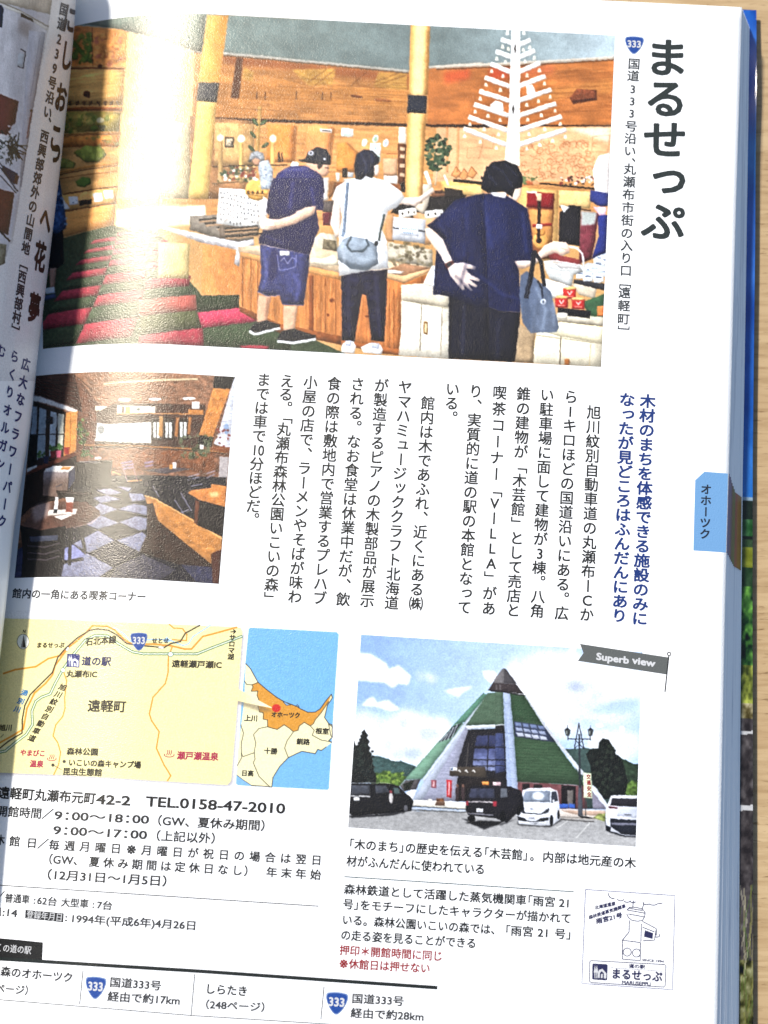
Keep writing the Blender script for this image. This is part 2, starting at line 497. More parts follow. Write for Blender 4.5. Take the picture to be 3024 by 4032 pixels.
def sheet(name, k, mat, n_leaf, thick, parent, drop=0.0, yshift=0.0):
    f = k / n_leaf
    ys = np.r_[np.linspace(YB, YT - 0.004, 60), YT]
    nx = 110 if k == 0 else 24
    P = []
    for j, y in enumerate(ys):
        xr_ = float(top_r(y) * (1 - f) + bot_r(y) * f) + (0 if k == 0 else random.Random(k).uniform(-.00005, .00005))
        xl = float(X1(y)) - 0.0415
        xs = xl + (xr_ - xl) * np.linspace(0, 1, nx) ** 1.0
        yy = np.full(nx, y)
        if j == len(ys) - 1: yy = y_top(xs) + yshift
        z = zr(xs, yy) - f * T_BLOCK * np.clip((xs - xl) / 0.03, 0.05, 1) - drop
        P.append(np.c_[xs, yy, z])
    P = np.array(P)
    h, w = P.shape[:2]
    top = P.reshape(-1, 3); bot = top.copy(); bot[:, 2] -= thick
    idx = np.arange(h * w).reshape(h, w); F = []
    for a in range(h - 1):
        for b in range(w - 1): F.append((idx[a, b], idx[a, b + 1], idx[a + 1, b + 1], idx[a + 1, b]))
    o = h * w
    for b in range(w - 1):
        F.append((idx[h - 1, b], idx[h - 1, b + 1], o + idx[h - 1, b + 1], o + idx[h - 1, b]))
        F.append((idx[0, b + 1], idx[0, b], o + idx[0, b], o + idx[0, b + 1]))
    for a in range(h - 1):
        F.append((idx[a, w - 1], o + idx[a, w - 1], o + idx[a + 1, w - 1], idx[a + 1, w - 1]))
    me_v = np.concatenate([top, bot])
    ob = mesh_obj(name, me_v, [tuple(int(i) for i in f_) for f_ in F], mat, parent)
    # smooth only the paper face
    nf = (h - 1) * (w - 1)
    sm = np.zeros(len(ob.data.polygons), bool); sm[:nf] = True
    ob.data.polygons.foreach_set('use_smooth', sm)
    return ob

# paper seen on its cut edges: uneven cut lines, and the index colour where the thumb tabs bleed off
def edge_mat():
    mt, nt, b = new_mat('cut_page_edges'); N = nt.nodes.new; L = nt.links.new
    b.inputs['Roughness'].default_value = 0.7
    g = N('ShaderNodeNewGeometry'); sp = N('ShaderNodeSeparateXYZ'); L(g.outputs['Position'], sp.inputs[0])
    cb = N('ShaderNodeCombineXYZ')
    m1 = N('ShaderNodeMath'); m1.operation = 'MULTIPLY'; m1.inputs[1].default_value = 5200; L(sp.outputs['Z'], m1.inputs[0])
    m2 = N('ShaderNodeMath'); m2.operation = 'MULTIPLY'; m2.inputs[1].default_value = 6; L(sp.outputs['Y'], m2.inputs[0])
    L(m1.outputs[0], cb.inputs[2]); L(m2.outputs[0], cb.inputs[1])
    n = N('ShaderNodeTexNoise'); n.inputs['Scale'].default_value = 1.0; n.inputs['Detail'].default_value = 4
    L(cb.outputs[0], n.inputs['Vector'])
    r = N('ShaderNodeValToRGB'); r.color_ramp.elements[0].position = 0.30; r.color_ramp.elements[1].position = 0.50
    r.color_ramp.elements[0].color = (0.64, 0.65, 0.68, 1); r.color_ramp.elements[1].color = (0.90, 0.90, 0.89, 1)
    L(n.outputs[0], r.inputs[0]); L(r.outputs[0], b.inputs['Base Color'])
    return mt
M_EDGE = edge_mat()
NL = 14
leaf = sheet('right_page', 0, M_PAPER, NL, 0.00045, book); leaf['label'] = 'right-hand page with three printed photos, a map and Japanese text'
right_page = leaf
for k in range(1, NL + 1):
    s_ = sheet('page_edge', k, M_EDGE, NL, T_BLOCK / NL * 0.99, book)
# thumb-index colours bleeding off the cut edges of the leaves below
tab_cols = [(120, 150, 215), (105, 135, 190), (90, 120, 170), (80, 105, 150), (80, 125, 115), (85, 135, 110), (95, 130, 110), (150, 105, 115), (165, 115, 110), (170, 135, 90), (172, 140, 84), (172, 140, 84), (170, 138, 82)]
for k, c in enumerate(tab_cols):
    f = (k + 0.0) / NL; f2 = (k + 0.97) / NL
    y0 = on_plane([(2870, 1864 + 9 * min(k, 6))])[0, 1]; y1 = on_plane([(2860, 2175 + 6 * min(k, 6))])[0, 1]
    V = []; Fq = []
    for i, y in enumerate(np.linspace(y0, y1, 8)):
        xr_ = float(top_r(y) * (1 - f) + bot_r(y) * f) + (0 if k == 0 else random.Random(k).uniform(-.00005, .00005)) + 0.00003
        z = zr(xr_, y) - f * T_BLOCK
        g_ = (k + 1) / NL; xn = float(top_r(y) * (1 - g_) + bot_r(y) * g_) + random.Random(k + 1).uniform(-.00005, .00005) + 0.00003
        V += [(xr_, y, z - 0.00002), (xn, y, z - T_BLOCK / NL + 0.00003)]
        if i: Fq.append((2 * i - 2, 2 * i, 2 * i + 1, 2 * i - 1))
    mesh_obj('index_mark', V, Fq, ink(c), book)

# cover: printed card under the leaves, its upper corner curling up
def cover():
    z0 = -T_BLOCK - 0.0007
    out = line_x([(2978, 60), (2972, 1000), (2964, 1800), (2963, 2400), (2966, 4032)], z0)
    ys = np.linspace(YB, float(on_plane([(2960, 40)], z0)[0, 1]), 1000)
    W = 56; s = np.linspace(0, 1, W)
    P = np.zeros((len(ys), W, 3)); C = np.zeros((len(ys), W, 3))
    nA = noise(len(ys), W, 30, 20, 3); nB = noise(len(ys), W, 7, 6, 3); nC = noise(len(ys), W, 5, 20, 3)
    table = np.array([[on_plane([(2950, v)], z0)[0, 1], v] for v in np.linspace(-20, 4300, 120)]); table = table[table[:, 0].argsort()]
    for j, y in enumerate(ys):
        v = np.interp(y, table[:, 0], table[:, 1])
        xo = float(out(y)); xi = xo - 0.012
        xs = xi + (xo - xi) * s
        curl = 0.0009 * math.exp(-((v - 320) / 190.0) ** 2) + 0.0003 * math.exp(-((v - 900) / 500.0) ** 2)
        z = z0 + curl * np.clip((s - 0.70) / 0.3, 0, 1) ** 1.3
        P[j] = np.c_[xs, np.full(W, y), z]
        a, b_, c_ = nA[j][:, None], nB[j][:, None], nC[j][:, None]
        if v < 1960: base = np.array([28, 92, 185]) + 18 * a + (np.array([28, 40, 20]) * math.exp(-((v - 600) / 150) ** 2)) + np.array([10, 20, 10]) * max(0, (v - 1500) / 460)
        elif v < 1972: base = np.array([150, 175, 190]) + 0 * a
        elif v < 2045: base = np.array([18, 32, 22]) + 10 * b_
        elif v < 2110: base = np.array([42, 92, 45]) + 40 * b_
        elif v < 2125: base = np.array([15, 24, 15]) + 6 * b_
        elif v < 2155: base = np.array([45, 70, 40]) + 12 * b_
        elif v < 2235: base = np.array([118, 126, 30]) + 22 * c_
        elif v < 2310: base = np.array([30, 58, 28]) + 14 * b_
        elif v < 2620: base = np.array([42, 84, 32]) + np.array([48, 62, 26]) * b_ * 1.3
        elif v < 2770: base = np.array([88, 98, 34]) + np.array([56, 56, 28]) * b_ * 1.3
        elif v < 2830: base = np.array([110, 100, 62]) + 70 * b_
        elif v < 3780: base = np.array([66, 60, 60]) + 30 * np.clip(b_, -1, 2)
        else: base = np.array([92, 92, 48]) + 70 * b_
        for (ya, yb, ink_) in ((2888, 2900, 205), (3180, 3200, 210)):
            sl_px = (s - 0.5) * -22
            on = (v > ya + sl_px) & (v < yb + sl_px)
            base = np.where(on[:, None], ink_, base)
        C[j] = base
    for _ in range(60):                      # dry grass blades printed across the asphalt
        v0 = random.uniform(3560, 4080); j0 = int(np.interp(np.interp(v0, table[::-1, 1], table[::-1, 0]), ys, np.arange(len(ys))))
        i0 = random.randint(26, 54); dx = random.uniform(-.5, .5); cc = random.choice([(168, 160, 110), (140, 140, 60), (196, 190, 160), (80, 110, 40)])
        for t in range(random.randint(14, 44)):
            jj, ii = j0 + t, int(i0 + dx * t * .6)
            if 0 <= jj < len(ys) and 0 <= ii < W: C[jj, ii] = C[jj, ii] * .4 + np.array(cc) * .6
    c = np.clip(lin(np.clip(C, 4, 255)) * 0.62, 0, .8)
    mt = coated('laminated_cover', attr='ink', rough=0.16, bump=0.3)
    o = grid_obj('cover', P, mt, book, c)
    o['label'] = 'laminated back cover printed with blue sky, green fields and asphalt'
    # thickness of the card
    V = []; Fq = []
    for j in range(len(ys)):
        x, y, z = P[j, -1]; V += [(x + 1e-5, y, z), (x + 1e-5, y, z - 0.0004)]
        if j: Fq.append((2 * j - 2, 2 * j - 1, 2 * j + 1, 2 * j))
    n0 = len(V); x1_, y1_, z1_ = P[-1, -1]; x0_ = P[-1, 0][0]
    V += [(x0_, y1_ + 1e-5, z0), (x1_, y1_ + 1e-5, z1_), (x1_, y1_ + 1e-5, z1_ - 0.0004), (x0_, y1_ + 1e-5, z0 - 0.0004)]; Fq.append((n0, n0 + 1, n0 + 2, n0 + 3))
    mesh_obj('cover_edge', V, Fq, coated('card_edge', color=(0.12, 0.22, 0.42), rough=0.5), book)
    # hidden main sheet of the cover below the leaves
    xa = -0.10; V = [(xa, YB, z0 - 1e-4), (float(out(YB)) - 0.011, YB, z0 - 1e-4), (float(out(ys[-1])) - 0.011, ys[-1], z0 - 1e-4), (xa, ys[-1], z0 - 1e-4)]
    mesh_obj('inside_cover', V, [(0, 1, 2, 3)], M_PAPER, book)
cover()
Z_TABLE = -T_BLOCK - 0.0007 - 0.0025

# left half: thick block whose top page arches over the gutter
def left_half():
    prof = [(xp(z), z) for z in np.linspace(-0.0135, 0.0278, 46)]
    ext = [(-.042, .0290), (-.055, .0296), (-.075, .0292), (-.10, .0280), (-.13, .026), (-.155, .0235)]
    prof += ext
    ys = np.linspace(YB, YT + 0.004, 70)
    P = np.zeros((len(ys), len(prof), 3))
    for j, y in enumerate(ys):
        for i, (px_, pz_) in enumerate(prof): P[j, i] = (float(X0(y)) + px_, y, pz_ * float(hs(y)) if pz_ > 0 else pz_)
    g = grid_obj('left_page', P[:, ::-1], M_PAPER, book)
    g['label'] = 'left-hand page curling into the gutter with a photo and blue Japanese headline'
    # block of leaves below it
    V = []; Fq = []; n = len(prof)
    for e, y in ((0, ys[0]), (1, ys[-1])):
        for i in range(n): V.append(P[0 if e == 0 else -1, i] - np.array([0.0002, 0, 0.0002]))
        V.append((V[-1][0] - 0.004, y, Z_TABLE + 0.001)); V.append((V[e * (n + 2)][0], y, Z_TABLE + 0.001))
    m_ = n + 2
    Fq.append(tuple(range(m_))); Fq.append(tuple(range(2 * m_ - 1, m_ - 1, -1)))
    Fq.append((n - 1, n, m_ + n, m_ + n - 1)); Fq.append((n, n + 1, m_ + n + 1, m_ + n))
    mesh_obj('left_page_block', V, Fq, M_EDGE, book)
    return g
left_page = left_half()
# ------------------------------------------------------------------ table
def wood():
    mt, nt, b = new_mat('light_oak_veneer'); N = nt.nodes.new; L = nt.links.new
    g = N('ShaderNodeTexCoord')
    rot = N('ShaderNodeMapping'); rot.inputs['Rotation'].default_value = (0, 0, math.radians(-3.2)); L(g.outputs['Object'], rot.inputs[0])
    def nz(sx, sy, det, dist=0.0):
        mp = N('ShaderNodeMapping'); mp.inputs['Scale'].default_value = (sx, sy, 1); L(rot.outputs[0], mp.inputs[0])
        n = N('ShaderNodeTexNoise'); n.inputs['Scale'].default_value = 1; n.inputs['Detail'].default_value = det
        n.inputs['Distortion'].default_value = dist
        L(mp.outputs[0], n.inputs['Vector']); return n.outputs[0]
    broad = nz(9, 60, 5, 0.8); fine = nz(70, 700, 5, 0.6); pores = nz(260, 1300, 3, 0.3)
    r = N('ShaderNodeValToRGB'); e = r.color_ramp.elements
    e[0].position = 0.34; e[0].color = (0.35, 0.235, 0.118, 1); e[1].position = 0.66; e[1].color = (0.43, 0.310, 0.168, 1)
    L(broad, r.inputs[0])
    r2 = N('ShaderNodeValToRGB'); e = r2.color_ramp.elements
    e[0].position = 0.36; e[0].color = (0.80, 0.76, 0.70, 1); e[1].position = 0.56; e[1].color = (1, 1, 1, 1); L(fine, r2.inputs[0])
    r3 = N('ShaderNodeValToRGB'); e = r3.color_ramp.elements
    e[0].position = 0.26; e[0].color = (0.52, 0.46, 0.38, 1); e[1].position = 0.40; e[1].color = (1, 1, 1, 1); L(pores, r3.inputs[0])
    def mul(a, c):
        m_ = N('ShaderNodeMix'); m_.data_type = 'RGBA'; m_.blend_type = 'MULTIPLY'; m_.inputs[0].default_value = 1
        L(a, m_.inputs[6]); L(c, m_.inputs[7]); return m_.outputs[2]
    L(mul(mul(r.outputs[0], r2.outputs[0]), r3.outputs[0]), b.inputs['Base Color'])
    b.inputs['Roughness'].default_value = 0.55; b.inputs['Specular IOR Level'].default_value = 0.3
    bp = N('ShaderNodeBump'); bp.inputs['Distance'].default_value = 0.00005; L(fine, bp.inputs['Height']); L(bp.outputs[0], b.inputs['Normal'])
    return mt
tw = 0.6
table = mesh_obj('table_top', [(-tw, -tw, Z_TABLE), (tw, -tw, Z_TABLE), (tw, tw, Z_TABLE), (-tw, tw, Z_TABLE),
                               (-tw, -tw, Z_TABLE - .025), (tw, -tw, Z_TABLE - .025), (tw, tw, Z_TABLE - .025), (-tw, tw, Z_TABLE - .025)],
                 [(0, 1, 2, 3), (7, 6, 5, 4), (0, 4, 5, 1), (1, 5, 6, 2), (2, 6, 7, 3), (3, 7, 4, 0)], wood())
table['kind'] = 'structure'; table['label'] = 'light oak table top with fine horizontal grain under the guidebook'
# ------------------------------------------------------------------ printed picture: people browsing in the wooden shop
def wood_lines(cv, c, x0, y0, x1, y1, n, w=2, a=.5, dy=0):
    for i in range(n):
        y = random.uniform(y0, y1); xa = random.uniform(x0, x1); xb = min(x1, xa + random.uniform(.1, .5) * (x1 - x0))
        cv.L(c, [(xa, y), (xb, y + dy * (xb - xa))], w, a=a)
def shop():
    C = Canvas([(900, 59), (2422, 140), (2367, 1445), (900, 1368)], 800, 452, (200, 150, 90), extend=1.522); C.form = 0.75
    # C corners: left pair lies on the line of the edge; the picture runs on into the gutter
    C.ctx(900, 0, 1.659)
    C.P((118, 132, 126), [(-1700, 20), (0, 98), (1659, 182), (1659, 500), (-1700, 500)], n=.05, ns=(20, 30), c2=(112, 126, 124), g=[(0, 0), (1100, 0)])
    C.ctx(1750, 0, 1.302)
    C.P((113, 127, 125), [(-300, 100), (880, 160), (880, 330), (400, 330), (0, 350), (-300, 360)], c2=(168, 184, 190), g=[(0, 0), (800, 60)], n=.04, ns=(14, 20))
    # carved mural
    C.ctx(900, 0, 1.659)
    C.P((190, 126, 66), [(-500, 310), (0, 355), (1175, 470), (1310, 448), (1700, 415), (3200, 400), (3200, 840), (1290, 830), (0, 785), (-500, 770)], n=.13, ns=(10, 40))
    C.P((150, 78, 42), [(-100, 345), (0, 360), (1175, 475), (1175, 560), (560, 470), (0, 420)], soft=14, a=.7)
    C.P((200, 88, 44), [(1310, 455), (1660, 425), (1659, 500), (1330, 520)], soft=14, a=.8)
    C.P((190, 124, 60), [(80, 510), (200, 540), (360, 515), (560, 570), (700, 552), (850, 570), (1000, 565), (1165, 590), (1165, 700), (60, 660)], n=.08, ns=(5, 26), soft=3)
    C.L((216, 150, 84), [(90, 520), (200, 540), (360, 515), (560, 570), (700, 552), (850, 572), (1000, 565), (1165, 592)], 5, a=.8, soft=2)
    for pts in ([(410, 455), (700, 445), (680, 555), (525, 560)], [(975, 470), (1165, 480), (1160, 590), (950, 570)], [(100, 440), (165, 470), (160, 530), (90, 520)]):
        C.P((196, 146, 66), pts, n=.1, ns=(4, 10), soft=3, a=.85)
    for a_, b_ in (((700, 450), (560, 560)), ((640, 450), (520, 540)), ((820, 470), (850, 560)), ((900, 470), (800, 560)), ((1160, 490), (960, 560)), ((1100, 480), (950, 540))): C.L((140, 80, 40), [a_, b_], 7, a=.45, soft=2)
    C.blobs([(130, 72, 38), (206, 140, 76)], 80, 600, 1160, 790, 60, 5, 18, a=.25, soft=3)
    for x in (185, 240, 443, 614, 670): C.L((86, 48, 28), [(x, 600), (x - 2, 650)], 6)
    C.P((120, 62, 34), [(800, 618), (870, 628), (880, 642), (800, 636)]); C.P((150, 74, 40), [(950, 640), (1060, 650), (1060, 668), (960, 662)], a=.6)
    C.P((104, 58, 34), [(50, 375), (95, 380), (68, 645), (14, 640)], soft=3)
    C.L((206, 200, 186), [(-420, 325), (0, 352), (1175, 466)], 15); C.L((120, 108, 96), [(-400, 338), (0, 364), (1175, 478)], 6)
    C.L((200, 190, 172), [(1310, 440), (1660, 414)], 14)
    # strip and lower wall
    C.P((212, 148, 84), [(-700, 780), (1175, 826), (1290, 826), (3200, 826), (3200, 1500), (-700, 1500)], n=.09, ns=(3, 40))
    C.L((66, 40, 26), [(-420, 772), (0, 780), (1165, 818)], 20, soft=3); C.L((70, 42, 28), [(1290, 818), (1700, 826)], 20)
    for q, c in (([(255, 812), (430, 817), (420, 1060), (245, 1055)], (220, 136, 62)), ([(510, 822), (680, 828), (655, 1060), (492, 1050)], (226, 144, 80)), ([(705, 940), (760, 925), (840, 1000), (830, 1125), (705, 1118)], (218, 138, 62))):
        C.P((150, 92, 46), [(x + 16, y + 6) for x, y in q], soft=4, a=.8); C.P(c, q, n=.05)
    C.P((236, 160, 84), [(255, 880), (430, 1050), (300, 1055)], a=.35); C.P((238, 170, 100), [(520, 880), (600, 900), (640, 1040), (520, 1040)], a=.35, soft=6)
    C.P((236, 226, 214), [(600, 842), (676, 846), (674, 868), (598, 862)]); C.L((40, 36, 40), [(610, 852), (666, 857)], 7)
    C.P((240, 244, 236), [(737, 836), (815, 842), (812, 895), (736, 892)]); C.P((150, 190, 160), [(748, 850), (802, 854), (800, 885), (748, 882)], a=.6)
    for x, y, c in ((888, 932, (214, 222, 240)), (960, 908, (150, 178, 150)), (1027, 935, (170, 180, 214))): C.E((244, 244, 240), x, y, 18, 27, .3); C.E(c, x, y, 11, 18, .3)
    C.P((236, 240, 236), [(925, 936), (997, 938), (992, 1010), (924, 1010)]); C.P((180, 206, 190), [(935, 1010), (992, 1010), (990, 1060), (936, 1056)]); C.blobs([(120, 150, 190)], 935, 945, 985, 1000, 14, 3, 6)
    C.L((170, 90, 50), [(1030, 1005), (1100, 1005)], 5); C.P((206, 158, 118), [(1010, 1035), (1103, 1036), (1100, 1150), (1012, 1148)]); C.P((226, 226, 222), [(1016, 1150), (1104, 1150), (1102, 1200), (1014, 1196)])
    C.P((110, 60, 34), [(1106, 940), (1160, 940), (1155, 1200), (1106, 1200)]); C.P((226, 216, 200), [(1112, 830), (1160, 834), (1160, 938), (1110, 936)], n=.05)
    for y in (960, 1010, 1070, 1130): C.P((220, 196, 160), [(1118, y), (1152, y), (1150, y + 24), (1118, y + 24)], a=.8)
    C.P((150, 90, 50), [(660, 1190), (1160, 1200), (1160, 1244), (660, 1244)], n=.15); C.P((56, 46, 42), [(744, 1096), (776, 1098), (774, 1160), (742, 1158)]); C.P((210, 206, 196), [(700, 1130), (728, 1130), (724, 1186), (702, 1186)])
    C.P((190, 186, 176), [(752, 1168), (850, 1168), (848, 1190), (752, 1188)]); C.P((170, 176, 180), [(778, 1124), (816, 1126), (814, 1160), (778, 1158)])
    # left-hand wall of shelves
    C.ctx(0, 0, 1.659)
    C.P((206, 150, 84), [(250, 165), (470, 168), (838, 200), (820, 780), (770, 1250), (250, 1600)], n=.12, ns=(8, 30))
    C.P((200, 112, 48), [(400, 168), (835, 204), (822, 436), (400, 436)], n=.16, ns=(6, 10), c2=(214, 140, 70), g=[(430, 0), (840, 0)])
    C.blobs([(86, 116, 40), (70, 104, 44), (110, 130, 50)], 470, 210, 600, 420, 26, 12, 30, a=.85); C.L((88, 120, 44), [(470, 260), (540, 350), (590, 400)], 26, a=.8); C.L((90, 120, 44), [(570, 220), (590, 300), (560, 400)], 22, a=.8)
    C.blobs([(150, 74, 40), (176, 90, 80), (230, 170, 90)], 620, 220, 820, 430, 34, 8, 22, a=.55, soft=2)
    C.L((120, 58, 30), [(602, 180), (606, 430)], 5, a=.7); C.E((96, 50, 34), 652, 432, 16, 12)
    C.L((136, 72, 36), [(420, 450), (822, 452)], 12, a=.8)
    C.P((212, 160, 88), [(380, 466), (820, 462), (806, 690), (400, 692)], n=.1, ns=(3, 60)); wood_lines(C, (170, 116, 60), 400, 480, 800, 680, 26, 4, .35)
    C.E((92, 52, 40), 566, 612, 24, 20); C.E((100, 56, 42), 578, 630, 12, 10)
    for x, t in ((420, 0), (458, 1), (506, 2), (550, 1), (592, 2), (642, 0), (688, 1), (728, 2), (768, 0), (815, 1)):
        C.L((70, 40, 30), [(x - 11, 668), (x + 11, 666)], 6); C.L((70, 40, 30), [(x + (t - 1) * 7, 660), (x - (t - 1) * 8, 690)], 6)
        if t: C.L((70, 40, 30), [(x - 10, 682), (x + 8, 680)], 5)
    C.L((176, 92, 40), [(400, 716), (800, 712)], 18); C.L((110, 58, 30), [(400, 728), (800, 724)], 5)
    C.P((150, 130, 58), [(340, 735), (790, 735), (780, 860), (340, 880)], n=.2, ns=(8, 16)); C.blobs([(92, 118, 44), (120, 136, 60), (206, 160, 80)], 400, 745, 700, 870, 40, 12, 30, a=.6, soft=2)
    C.E((206, 196, 160), 656, 786, 26, 18, a=.8); C.P((70, 70, 44), [(640, 815), (688, 820), (680, 860), (655, 860)])
    C.L((190, 120, 56), [(360, 890), (790, 868)], 10); C.L((120, 70, 36), [(360, 900), (790, 878)], 4)
    C.P((206, 126, 56), [(340, 900), (780, 885), (770, 960), (340, 970)], n=.12); C.blobs([(120, 130, 60), (90, 90, 50)], 560, 890, 780, 960, 16, 8, 20, a=.6)
    C.P((126, 136, 56), [(480, 1000), (560, 950), (660, 960), (700, 1010), (640, 1060), (560, 1060)], n=.16); C.L((90, 80, 40), [(490, 1005), (560, 1060), (650, 1050)], 4)
    C.P((140, 140, 66), [(390, 1030), (450, 1040), (500, 1070), (480, 1100), (380, 1100)], n=.15)
    C.L((210, 140, 66), [(370, 1130), (770, 1064)], 16); C.L((100, 60, 30), [(370, 1146), (770, 1080)], 5); C.L((170, 96, 44), [(370, 1172), (770, 1120)], 4)
    C.P((90, 124, 48), [(492, 1185), (540, 1155), (590, 1165), (595, 1200), (550, 1225), (505, 1215)])
    # bright middle of the picture: far wall and shelves
    C.P((214, 176, 116), [(838, 205), (1270, 340), (1240, 1300), (760, 1300), (800, 700)], n=.08, ns=(14, 14), soft=3)
    C.P((112, 124, 112), [(480, 152), (838, 92), (1340, 96), (1330, 336), (1270, 336), (838, 205)], n=.06, ns=(10, 20))
    C.P((196, 178, 136), [(960, 800), (1240, 800), (1240, 1300), (940, 1300)], n=.05); C.L((170, 130, 80), [(980, 800), (965, 1290)], 4)
    C.P((160, 112, 70), [(1240, 760), (1659, 790), (1659, 1300), (1240, 1300)], n=.16, ns=(8, 14))
    C.P((206, 158, 98), [(1400, 800), (1659, 810), (1659, 1080), (1400, 1080)], n=.1)
    C.L((90, 64, 40), [(1390, 1090), (1659, 1082)], 8); C.L((120, 96, 66), [(1390, 1200), (1659, 1180)], 7); C.L((190, 150, 90), [(1440, 930), (1440, 1190)], 30); C.L((196, 156, 96), [(1575, 930), (1575, 1190)], 24)
    for x, y in ((1440, 900), (1576, 905), (1334, 930)): C.E((255, 252, 236), x, y, 20, 22, soft=4)
    C.P((84, 66, 50), [(1468, 895), (1530, 895), (1528, 965), (1466, 962)]); C.P((206, 186, 150), [(1478, 906), (1520, 906), (1518, 954), (1476, 950)]); C.blobs([(90, 80, 80)], 1482, 910, 1516, 950, 8, 4, 9)
    C.blobs([(226, 224, 214), (90, 90, 60), (196, 160, 110), (60, 90, 60)], 1420, 1095, 1659, 1190, 40, 8, 18)
    # near-left column
    C.P((232, 170, 84), [(1352, 98), (1492, 100), (1432, 540), (1296, 540)], c2=(206, 140, 60), g=[(1400, 0), (1480, 10)], n=.03)
    C.P((74, 72, 74), [(1296, 538), (1432, 540), (1414, 670), (1284, 660)], n=.05)
    C.P((236, 190, 104), [(1290, 662), (1414, 670), (1360, 1300), (1230, 1300)], n=.05)
    # floor of red and green carpet tiles
    C.ctx(0, 700, 1.659); GR = (62, 78, 52); RD = (162, 48, 64)
    C.P(GR, [(0, 1200), (0, 700), (410, 395), (740, 310), (1000, 400), (1320, 770), (1570, 765), (1560, 870), (1900, 990), (2600, 1300), (2600, 1400), (0, 1400)], n=.1, ns=(3, 3))
    split = [(495, 1085), (555, 955), (605, 845), (640, 768), (665, 700), (690, 635), (705, 585), (722, 540), (735, 505), (745, 470), (752, 440), (758, 412), (762, 385), (766, 360)]
    for i in range(len(split) - 1):
        (xa, ya), (xb, yb) = split[i], split[i + 1]
        wl_ = 300 - i * 14; wr = 350 - i * 20
        lq = [(xa, ya), (xb, yb), (xb - wl_, yb + wl_ * .16), (xa - wl_ - 30, ya + wl_ * .16)]
        rq = [(xa, ya), (xb, yb), (xb + wr, yb - wr * .13), (xa + wr + 15, ya - wr * .13)]
        C.P(RD if i % 2 else GR, lq, n=.1, ns=(3, 3)); C.P(GR if i % 2 else RD, rq, n=.1, ns=(3, 3))
        r2 = [rq[3], rq[2], (rq[2][0] + wr, rq[2][1] - wr * .08), (rq[3][0] + wr, rq[3][1] - wr * .08)]
        C.P(RD if i % 2 else GR, r2, n=.1, ns=(3, 3))
    C.P(RD, [(910, 1032), (1325, 978), (1332, 1100), (900, 1100)], n=.08, ns=(3, 3)); C.P((84, 88, 54), [(905, 905), (1290, 865), (1320, 980), (910, 1032)], n=.1, ns=(3, 3))
    C.P((170, 80, 70), [(900, 800), (1280, 765), (1290, 866), (905, 906)], n=.08)
    C.P((196, 52, 84), [(1288, 880), (1560, 850), (1659, 905), (1700, 935), (1320, 982)], n=.08, ns=(3, 3)); C.P((48, 62, 38), [(1280, 770), (1562, 764), (1560, 850), (1288, 880)], n=.12, ns=(3, 3))
    C.P(GR, [(1325, 982), (1700, 940), (1900, 1000), (1900, 1140), (1335, 1100)], n=.1, ns=(3, 3)); C.P(RD, [(1560, 1100), (1659, 1092), (1760, 1100), (1740, 1130), (1600, 1130)])
    # left counter of the shelves
    C.P((220, 160, 86), [(320, 130), (770, 55), (760, 170), (420, 225)], n=.08); C.P((216, 148, 76), [(410, 222), (760, 165), (745, 310), (410, 390)], n=.07, ns=(3, 30))
    C.L((90, 48, 26), [(415, 110), (770, 58)], 6); C.L((100, 56, 30), [(420, 222), (760, 168)], 5)
    for x, y in ((480, 150), (640, 130), (710, 110)): C.P((240, 240, 240), [(x - 34, y - 26), (x + 26, y - 30), (x + 34, y + 22), (x - 24, y + 30)]); C.blobs([(140, 150, 170)], x - 20, y - 15, x + 20, y + 15, 4, 4, 8)
    C.P((46, 38, 40), [(515, 150), (600, 138), (600, 170), (520, 182)]); C.P((232, 232, 236), [(410, 140), (460, 200), (420, 208)])
    # bright display in the middle
    C.P((222, 206, 170), [(760, 210), (1340, 180), (1340, 300), (1000, 330), (760, 320)], n=.06, soft=6)
    C.P((240, 236, 226), [(1050, 210), (1340, 180), (1340, 260), (1060, 280)], soft=3); C.P((206, 182, 120), [(1035, 420), (1240, 430), (1232, 662), (1030, 655)], n=.05)
    C.P((226, 214, 196), [(760, 330), (1000, 320), (1035, 420), (1030, 655), (780, 600), (700, 480)], n=.08, ns=(5, 5), a=.3, soft=20)
    C.P((224, 148, 78), [(1325, 405), (1545, 480), (1576, 560), (1566, 766), (1314, 766)], n=.06, c2=(206, 128, 62), g=[(1320, 0), (1570, 0)])
    C.P((130, 120, 108), [(1240, 250), (1440, 240), (1659, 330), (1659, 420), (1500, 420), (1240, 340)], n=.1)
    for x, y in ((1300, 275), (1340, 300), (1420, 325), (1470, 345), (1540, 380)): C.L((44, 36, 34), [(x, y), (x + 190, y - 18)], 11); C.L((206, 150, 100), [(x + 6, y + 14), (x + 190, y - 4)], 8)
    C.P((206, 204, 206), [(960, 300), (1320, 370), (1560, 420), (1659, 400), (1659, 440), (1600, 470), (1560, 580), (1530, 560), (1545, 470), (1300, 420)], n=.12, ns=(4, 4))
    C.P((236, 236, 232), [(1470, 68), (1600, 78), (1659, 100), (1659, 310), (1430, 250)])
    C.ctx(900, 700, 1.659)
    C.P((236, 236, 232), [(-60, 66), (110, 90), (265, 150), (205, 335), (-80, 300)])
    for r_ in range(6):
        for c_ in range(12):
            x = -50 + c_ * 22 + random.uniform(-6, 6); y = 92 + r_ * 36 + c_ * 5 + random.uniform(-8, 8)
            if x < 225 - r_ * 4: C.E(random.choice([(110, 108, 104), (160, 150, 140), (90, 92, 96)]), x, y, 5, 9)
    C.E((224, 166, 78), 185, 78, 76, 72); C.P((224, 166, 78), [(108, 80), (262, 80), (250, 128), (110, 110)]); C.L((150, 96, 40), [(120, 92), (250, 108)], 5)
